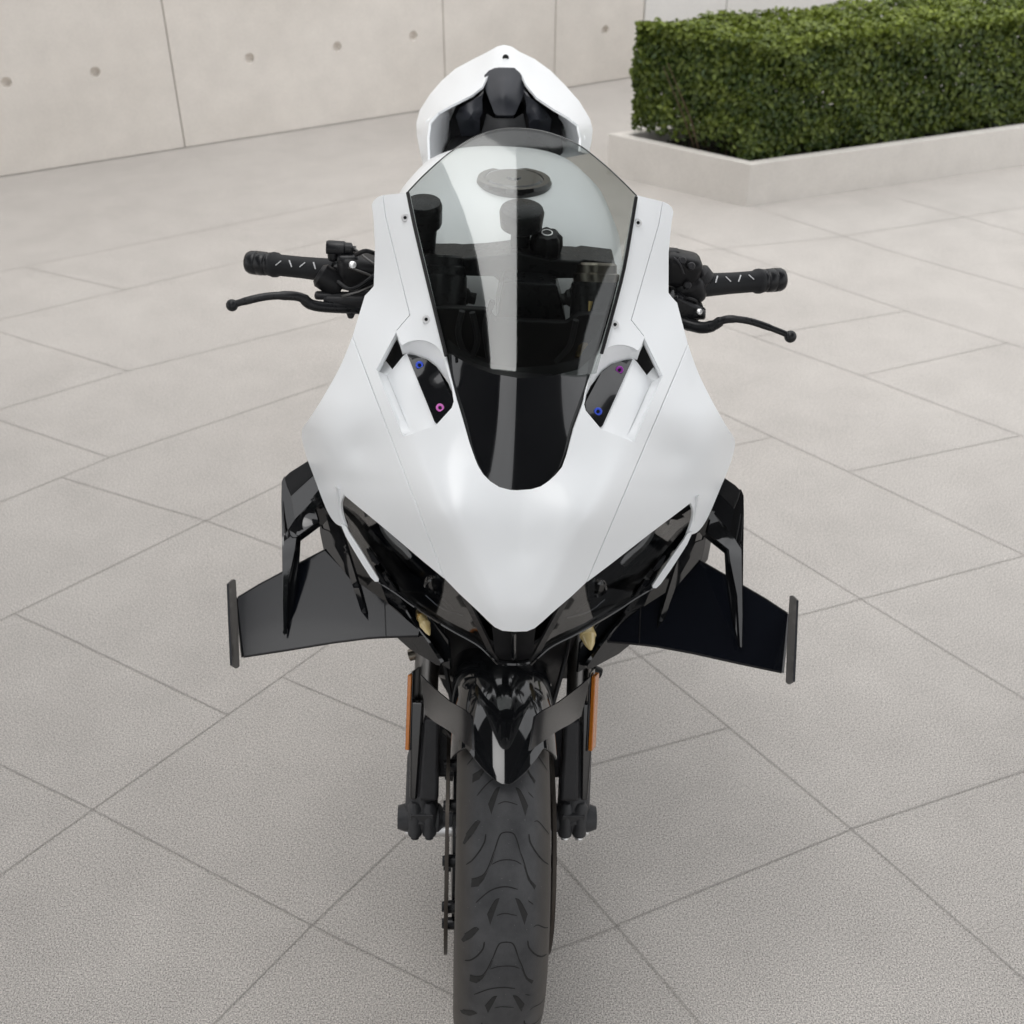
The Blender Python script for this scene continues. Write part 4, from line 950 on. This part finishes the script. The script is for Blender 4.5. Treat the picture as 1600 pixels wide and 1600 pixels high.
# ---------------------------------------------------------------- handlebars
def clipon(tw):
    P = lambda x, y, d: P_(x, y, d + .082)
    pts = (lambda y, *q: [P(*a, y_) for a, y_ in zip(q, y)])
    if not tw:
        gi, go, eo = P(520, 423, .315), P(424, 413, .345), P(387, 409.5, .357); dash = [(435, 411, .9), (454, 412, -.35), (472.5, 413.5, .9), (491.5, 415, -.3)]
    else:
        gi, go, eo = P(1096, 446, .30), P(1190, 439, .325), P(1224, 436.5, .334); dash = [(1119.5, 436.5, .3), (1138, 436, -.8), (1155.5, 435, .35), (1174, 433, -.85)]
    root = empty('handlebar', gi, bike)
    def ch(o): o.matrix_parent_inverse = Matrix.Translation(root.location).inverted(); return o
    ax = (go - gi).normalized(); gl = (go - gi).length; el = (eo - go).length
    bm = NB(); prof = [(-.004, 0), (-.004, .0165)]
    k = 0
    prof += [(0, .0165), (gl * .5, .0150), (gl * .86, .0150), (gl * .9, .0172), (gl * .96, .0178), (gl, .0168), (gl, 0)]
    lathe(bm, gi, go, prof, 32); grip = ch(mk('grip', bm, GRIP, root, sharp=40))
    bm = NB(); lathe(bm, go, eo, [(0, 0), (0, .0155), (.003, .0165), (.006, .015), (.008, .0165), (el * .5, .0170), (el * .55, .0158), (el * .6, .0170), (el * .85, .0165), (el * .97, .0145), (el, .011), (el + .0005, .006), (el - .004, 0)], 32); ch(mk('bar_end', bm, MATTE, root, sharp=50))
    bv = NB(); lathe(bv, gi, go, prof, 64); T2 = BVHTree.FromBMesh(bv); bv.free()
    def cast(x, y):
        d = (M3 @ ray(x, y)).normalized(); h = T2.ray_cast(CL, d)[0]; return h
    bm = NB()
    for x, y, sl_ in dash:
        e = (5.5 * math.sin(sl_), -5.5 * math.cos(sl_)) if abs(sl_) < .6 else ((5.5 * math.sin(sl_), -5.5 * math.cos(sl_)))
        a, b = cast(x - e[0], y - e[1]), cast(x + e[0], y + e[1])
        if a is None or b is None: continue
        mdl = cast(x, y); tube(bm, [a, mdl, b], .0011, 6, flat=(1, .6))
    mk('grip_print', bm, PRINT, grip)
    bi = P(690, 440, .36) if not tw else P(936, 452, .36)
    bm = NB(); tube(bm, [bi, gi, gi + ax * gl * .9], .011, 16); ch(mk('bar_tube', bm, MATTE, root))
    if not tw:
        bm = NB(); tube(bm, catmull([P(362, 477, .24), P(376, 472.5, .242), P(415, 463.5, .248), P(452, 462, .252), P(472, 465.5, .254), P(484, 475, .256), P(505, 479.5, .26), P(552, 482, .268), P(585, 484, .275)], 4), [.0040] * 2 + [.0046] * 3 + [.0052] * 6 + [.0062] * 6 + [.0072] * 16, 14, flat=(1.0, 1.05))
        bmesh.ops.create_uvsphere(bm, u_segments=20, v_segments=14, radius=.0082, matrix=Matrix.Translation(P(362.5, 477, .24))); lv = ch(mk('brake_lever', bm, MATTE, root))
        # perch, master cylinder, levers rod, switch box
        bm = NB(); lathe(bm, P(497, 427, .29), P(535, 452, .285), [(0, 0), (0, .013), (.005, .0175), (.030, .018), (.038, .013), (.038, 0)], 20)
        rbox(bm, P(562, 425, .30), (.060, .045, .048), Matrix.Rotation(.15, 3, 'Y'), .012); rbox(bm, P(574, 462, .285), (.05, .03, .03)); ch(mk('switch_housing', bm, DARK, root))
        bm = NB(); rbox(bm, P(545, 412, .30), (.03, .03, .034)); lathe(bm, P(510, 386.5, .30), P(556, 389, .30), [(0, 0), (0, .0085), (.003, .0098), (.024, .0098), (.026, .0082), (.034, .0080), (.036, .004), (.040, .004), (.040, 0)], 20)
        rbox(bm, P(520, 397, .30), (.014, .016, .02)); ch(mk('master_cylinder', bm, MATTE, root))
        bm = NB(); tube(bm, [P(554, 388, .285), P(570, 402, .28), P(592, 418, .28)], .0014, 6); tube(bm, [P(544, 418, .27), P(570, 427, .27), P(592, 436, .27)], .0018, 6)
        tube(bm, [P(534, 462, .26), P(560, 456, .26), P(588, 444, .27)], .0018, 6); ch(mk('cable', bm, DSTEEL, root))
        bm = NB(); lathe(bm, P(551, 415, .272), P(551, 411, .265), [(0, 0), (0, .005), (.004, .005), (.005, .003), (.005, 0)], 14); ch(mk('clamp_bolt', bm, STEEL, root))
        bm = NB(); rbox(bm, P(520, 462, .275), (.05, .014, .010)); rbox(bm, P(540, 470, .272), (.06, .018, .018)); lathe(bm, P(548, 496, .27), P(548, 486, .27), [(0, 0), (0, .004), (.008, .007), (.010, .007), (.010, 0)], 12); ch(mk('lever_perch', bm, CAST, root))
        bm = NB(); tube(bm, [P(556, 398, .27), P(572, 392, .26), P(590, 398, .27)], .003, 8, smooth_n=4); ch(mk('brake_hose', bm, DARK, root))
        bm = NB(); tube(bm, [P(528, 440, .27), P(548, 452, .255), P(572, 440, .26), P(590, 425, .28)], .0028, 8, smooth_n=4); ch(mk('throttle_cable', bm, DARK, root))
    else:
        bm = NB(); tube(bm, catmull([P(1236, 526, .205), P(1222, 519.5, .208), P(1200, 511, .212), P(1172, 502, .218), P(1145, 498.5, .224), P(1128, 501, .228), P(1116, 508, .231), P(1100, 512, .236), P(1082, 509, .245), P(1055, 500, .26)], 4), [.0038] * 3 + [.0042] * 5 + [.0048] * 8 + [.0056] * 5 + [.0072] * 4 + [.0082] * 12, 14)
        bmesh.ops.create_uvsphere(bm, u_segments=20, v_segments=14, radius=.0084, matrix=Matrix.Translation(P(1235, 526, .205))); ch(mk('clutch_lever', bm, MATTE, root))
        bm = NB(); rbox(bm, P(1062, 420, .295), (.055, .045, .046), Matrix.Rotation(.2, 3, 'Y'), .012); rbox(bm, P(1076, 452, .29), (.046, .042, .040), Matrix.Rotation(-.35, 3, 'Y'), .014)
        lathe(bm, P(1086, 424, .30), P(1099, 448, .30), [(0, 0), (0, .012), (.004, .019), (.016, .021), (.02, .018), (.02, 0)], 20); rbox(bm, P(1046, 396, .30), (.03, .02, .012)); ch(mk('switch_housing', bm, DARK, root))
        bm = NB(); rbox(bm, P(1066, 484, .27), (.05, .03, .04), Matrix.Rotation(.5, 3, 'Y')); lathe(bm, P(1082, 490, .262), P(1105, 490, .258), [(0, 0), (0, .007), (.004, .0085), (.016, .0085), (.018, .006), (.018, 0)], 16); ch(mk('lever_perch', bm, MATTE, root))
        bm = NB(); lathe(bm, P(1093, 488, .25), P(1093, 484, .243), [(0, 0), (0, .004), (.004, .004), (.005, .002), (.005, 0)], 12); ch(mk('clamp_bolt', bm, STEEL, root))
        bm = NB(); tube(bm, [P(1052, 402, .268), P(1062, 412, .262), P(1068, 428, .26)], .0015, 6, smooth_n=3); ch(mk('cable', bm, CAST, root))
        for q_, nm in (((1066, 407), 'button'), ((1080, 416), 'button'), ((1074, 446), 'button')):
            bm = NB(); a = P(*q_, .268); lathe(bm, a, a + Vector((0, -1, .55)), [(-.006, 0), (-.006, .0055), (.002, .0055), (.004, .004), (.004, 0)], 14); ch(mk(nm, bm, CAST, root))
        bm = NB(); tube(bm, [P(1054, 472, .27), P(1072, 466, .258), P(1088, 472, .262), P(1080, 482, .26)], .0026, 8, smooth_n=4); ch(mk('clutch_cable', bm, DARK, root))
    return root
clipon(False); clipon(True)

# ---------------------------------------------------------------- fuel tank
def loft(name, secs, m, parent, n=40, bevel=0):
    """secs: (y, half_w, z_bottom, z_top, power) closed rounded sections"""
    bm = NB(); rows = []
    for y, hw, zb, zt_, pw in secs:
        cz, hz = (zb + zt_) / 2, (zt_ - zb) / 2; row = []
        for k in range(n):
            a = 2 * math.pi * k / n; c, s = math.cos(a), math.sin(a)
            row.append(bm.verts.new((math.copysign(abs(c) ** pw, c) * hw, y, cz + math.copysign(abs(s) ** pw, s) * hz)))
        rows.append(row)
    for a, b in zip(rows, rows[1:]):
        for k in range(n): bm.faces.new((a[k], a[(k + 1) % n], b[(k + 1) % n], b[k]))
    bm.faces.new(rows[0]); bm.faces.new(rows[-1][::-1])
    return mk(name, bm, m, parent, sharp=60, bevel=bevel)
ztop = lambda y: P(803, 282, .62).z
zc = P(805, 282, .62).z
XT = 1
tank = loft('fuel_tank', [(.425, .120, .80, zc - .105, .6), (.430, .140, .78, zc - .075, .6), (.445, .155, .76, zc - .050, .62), (.48, .172, .74, zc - .026, .65), (.54, .186, .74, zc - .008, .68), (.62, .190, .74, zc + .002, .70), (.72, .182, .76, zc + .002, .72), (.80, .165, .78, zc - .010, .74), (.87, .14, .80, zc - .035, .76), (.92, .11, .82, zc - .075, .8)], WHITE, bike, 56)
bm = NB(); c = P(803, 284, .62) + Vector((0, 0, .001)); lathe(bm, c, c + Vector((0, .05, 1)), [(-.012, .058), (0, .058), (.005, .055), (.005, .046), (.0035, .045), (.006, .041), (.006, .012), (.008, .010), (.008, 0)], 48); cap = mk('filler_cap', bm, BLACK, tank, sharp=30)
# ---------------------------------------------------------------- tail
to = [(662, 262), (657, 240), (651.5, 212), (650.5, 192), (656, 172), (672, 147), (690, 126), (712, 107), (740, 92), (762, 81), (777, 72.5), (787, 70), (799, 72.5), (812, 81), (835, 92), (860, 110), (882, 132), (905, 158), (922, 186), (926, 202), (924, 222), (920, 240)]
ti = [(669, 262), (667.5, 215), (671, 191), (684, 176), (705, 164.5), (738, 148), (754, 135), (760, 122), (771, 107.5), (779, 105), (803, 105.5), (815, 116.5), (822, 132), (838, 152), (865, 170), (888, 183), (903, 195), (908, 215), (907, 236)]
DT = Depth(TS, [(787, 70, 1.36), (788, 90, 1.26), (788, 105, 1.19), (740, 92, 1.33), (740, 145, 1.10), (690, 126, 1.24), (700, 165, 1.03), (650, 192, 1.10), (668, 195, .97), (662, 262, .90), (670, 262, .86), (656, 172, 1.16), (720, 125, 1.18), (680, 150, 1.13)], .001)
def DTC(x, y):
    d = abs(x - 788) - (10 + .55 * (y - 72)); return DT(x, y) + 0.0016 * (d * .5 + math.sqrt(d * d + 4) * .5) * max(0, min(1, (190 - y) / 60))
tail = sheet('tail_fairing', to + ti[::-1], DTC, WHITE, bike,   .004, space=8, bevel=.0015)
# the tail sides closed towards the back
bm = NB(); fr = [P(x, y, DTC(x, y) + .002) for x, y in to]; r1 = [v + Vector((-.06 * (v.x / .16), .10, -.05)) for v in fr]; r2 = [Vector((v.x * .35, 1.42, v.z * .25 + .73)) for v in fr]
va, vb, vc = [[bm.verts.new(p) for p in q] for q in (fr, r1, r2)]
for i in range(len(fr) - 1):
    bm.faces.new((va[i], va[i + 1], vb[i + 1], vb[i])); bm.faces.new((vb[i], vb[i + 1], vc[i + 1], vc[i]))
mk('tail_side', bm, WHITE, tail)
bm = NB(); c = P(790, 90.5, DTC(790, 90.5) - .002); lathe(bm, c, c + Vector((0, -1, .3)), [(0, 0), (0, .0065), (.003, .0065), (.003, .004), (0, 0)], 12); mk('seat_lock', bm, DARK, tail)
def patchq(name, outl_, pts, m, parent, thick=.004, bevel=.001, space=8):
    return sheet(name, outl_, interp(pts), m, parent, thick, space=space, bevel=bevel)
# hollow inside the tail: grey inner walls, black seat unit
patchq('tail_inner_wall', [(667, 262), (665, 214), (670, 188), (684, 174), (700, 172), (706, 200), (703, 232), (697, 262)], [(667, 215, .985), (668, 262, .92), (703, 180, 1.10), (706, 200, 1.12), (698, 262, 1.06), (684, 176, 1.05)], WHITE, tail)
patchq('tail_inner_wall', [(872, 172), (890, 182), (906, 194), (911, 214), (909, 238), (880, 226), (874, 200)], [(906, 195, .99), (909, 236, .93), (874, 200, 1.12), (880, 226, 1.10), (874, 174, 1.08)], WHITE, tail)
seat = patchq('seat', [(697, 262), (703, 215), (702, 190), (712, 166), (735, 148), (752, 134), (760, 118), (772, 104), (806, 104), (818, 120), (824, 136), (840, 154), (866, 170), (884, 184), (878, 200), (880, 236), (870, 262)],
    [(700, 215, 1.09), (703, 262, 1.03), (735, 150, 1.13), (760, 120, 1.21), (788, 104, 1.24), (824, 130, 1.21), (866, 170, 1.12), (880, 230, 1.05), (788, 180, 1.15), (740, 200, 1.08), (835, 200, 1.08), (788, 250, 1.08)], DARK, bike, .01)
for q in ([(718, 168), (738, 157), (753, 148), (754, 176), (750, 184), (750, 215), (724, 222), (716, 196), (712, 182)], [(822, 148), (838, 160), (852, 172), (862, 186), (858, 210), (846, 218), (826, 215), (826, 186), (822, 176)]):
    cx = sum(p[0] for p in q) / len(q); cy = sum(p[1] for p in q) / len(q)
    patchq('seat_pad', q, [(a, b, 1.068 + .0001 * abs(a - 788)) for a, b in q] + [(cx, cy, 1.030)], SEAT, seat, .03, .006)
patchq('seat_hump', [(760, 176), (772, 184), (805, 184), (818, 176), (824, 205), (822, 235), (756, 235), (752, 205)], [(760, 176, 1.09), (818, 176, 1.09), (788, 200, 1.05), (756, 235, 1.04), (822, 235, 1.04), (788, 235, 1.02)], GRIP, seat, .02, .004)
patchq('back_pad', [(757, 117), (764, 110), (773, 106), (804, 106), (812, 113), (822, 130), (821.5, 140), (812, 162), (805, 178), (801, 180.5), (776, 180), (772, 176), (763, 152), (757, 136), (755.5, 128)],
    [(757, 128, 1.16), (773, 106, 1.19), (804, 106, 1.19), (822, 135, 1.16), (802, 180, 1.075), (776, 180, 1.075), (789, 131, 1.125), (789, 150, 1.09), (789, 118, 1.16)], SEAT, seat, .02, .005, 8)

# ---------------------------------------------------------------- the body behind and below, seen from the side
loft('radiator_shroud', [(.16, .09, .46, .70, .5), (.24, .135, .38, .80, .55), (.32, .15, .30, .90, .6)], DARK, bike)
loft('engine_block', [(.31, .10, .26, .84, .5), (.45, .135, .20, .86, .45), (.75, .13, .20, .86, .45), (.88, .09, .30, .84, .5)], CAST, bike)
for s in (-1, 1):
    bm = NB(); rows = []
    for y, zb, zt_, x in ((.28, .70, .90, .235), (.36, .55, .96, .215), (.45, .36, .94, .20), (.60, .30, .86, .18), (.74, .34, .70, .165)):
        rows.append([bm.verts.new((s * (x - .02 * abs(2 * t - 1)), y, zb + (zt_ - zb) * t)) for t in (0, .25, .5, .75, 1)])
    for a, b in zip(rows, rows[1:]):
        for k in range(4): bm.faces.new((a[k], a[k + 1], b[k + 1], b[k]))
    o = mk('body_panel', bm, WHITE, bike); sd = o.modifiers.new('t', 'SOLIDIFY'); sd.thickness = .004
    bm = NB(); tube(bm, [(s * .12, .45, .80), (s * .13, .75, .72), (s * .10, .95, .50)], [.03, .032, .03], 12, flat=(.6, 1), smooth_n=3); mk('frame_spar', bm, MATTE, bike)
    bm = NB(); tube(bm, [(s * .10, .92, .42), (s * .11, 1.2, .34), (s * .11, 1.43, .31)], [.03, .026, .022], 12, smooth_n=3); mk('swingarm', bm, MATTE, bike)
    bm = NB(); tube(bm, [(s * .13, .95, .42), (s * .22, .93, .42)], .010, 10); mk('foot_peg', bm, MATTE, bike)
loft('subframe', [(.86, .12, .78, .92, .6), (1.05, .11, .84, .985, .6), (1.30, .06, .90, 1.01, .7)], DARK, bike)
rw = empty('rear_wheel', (0, 1.43, .31), bike)
bm = NB(); revolve(bm, lambda th, ph: Vector((.092 * math.sin(ph), -(.235 + .075 * math.cos(ph)) * math.cos(th), -(.235 + .075 * math.cos(ph)) * math.sin(th))) if abs(ph) < R(97) else Vector((math.copysign(.07, ph), -.21 * math.cos(th), -.21 * math.sin(th))), [R(-104 + 208 * k / 26) for k in range(27)], 72); mk('tyre', bm, TYRE, rw)
bm = NB(); revolve(bm, lambda th, x: Vector((x[0], -x[1] * math.cos(th), -x[1] * math.sin(th))), [(-.075, .216), (-.075, .206), (0, .186), (.075, .206), (.075, .216)], 60)
lathe(bm, (-.07, 0, 0), (1, 0, 0), [(0, 0), (0, .04), (.14, .04), (.14, 0)], 24)
for k in range(5):
    a = k * 2 * math.pi / 5; tube(bm, [(0, -math.cos(a) * .03, -math.sin(a) * .03), (0, -math.cos(a) * .19, -math.sin(a) * .19)], [.022, .016], 10)
mk('rim', bm, MATTE, rw)
bm = NB(); tube(bm, [(.10, .82, .30), (.19, .80, .16), (.28, .76, -.004)], [.012, .010, .010], 10); box(bm, (.285, .755, .004), (.06, .03, .01)); mk('side_stand', bm, MATTE, bike)
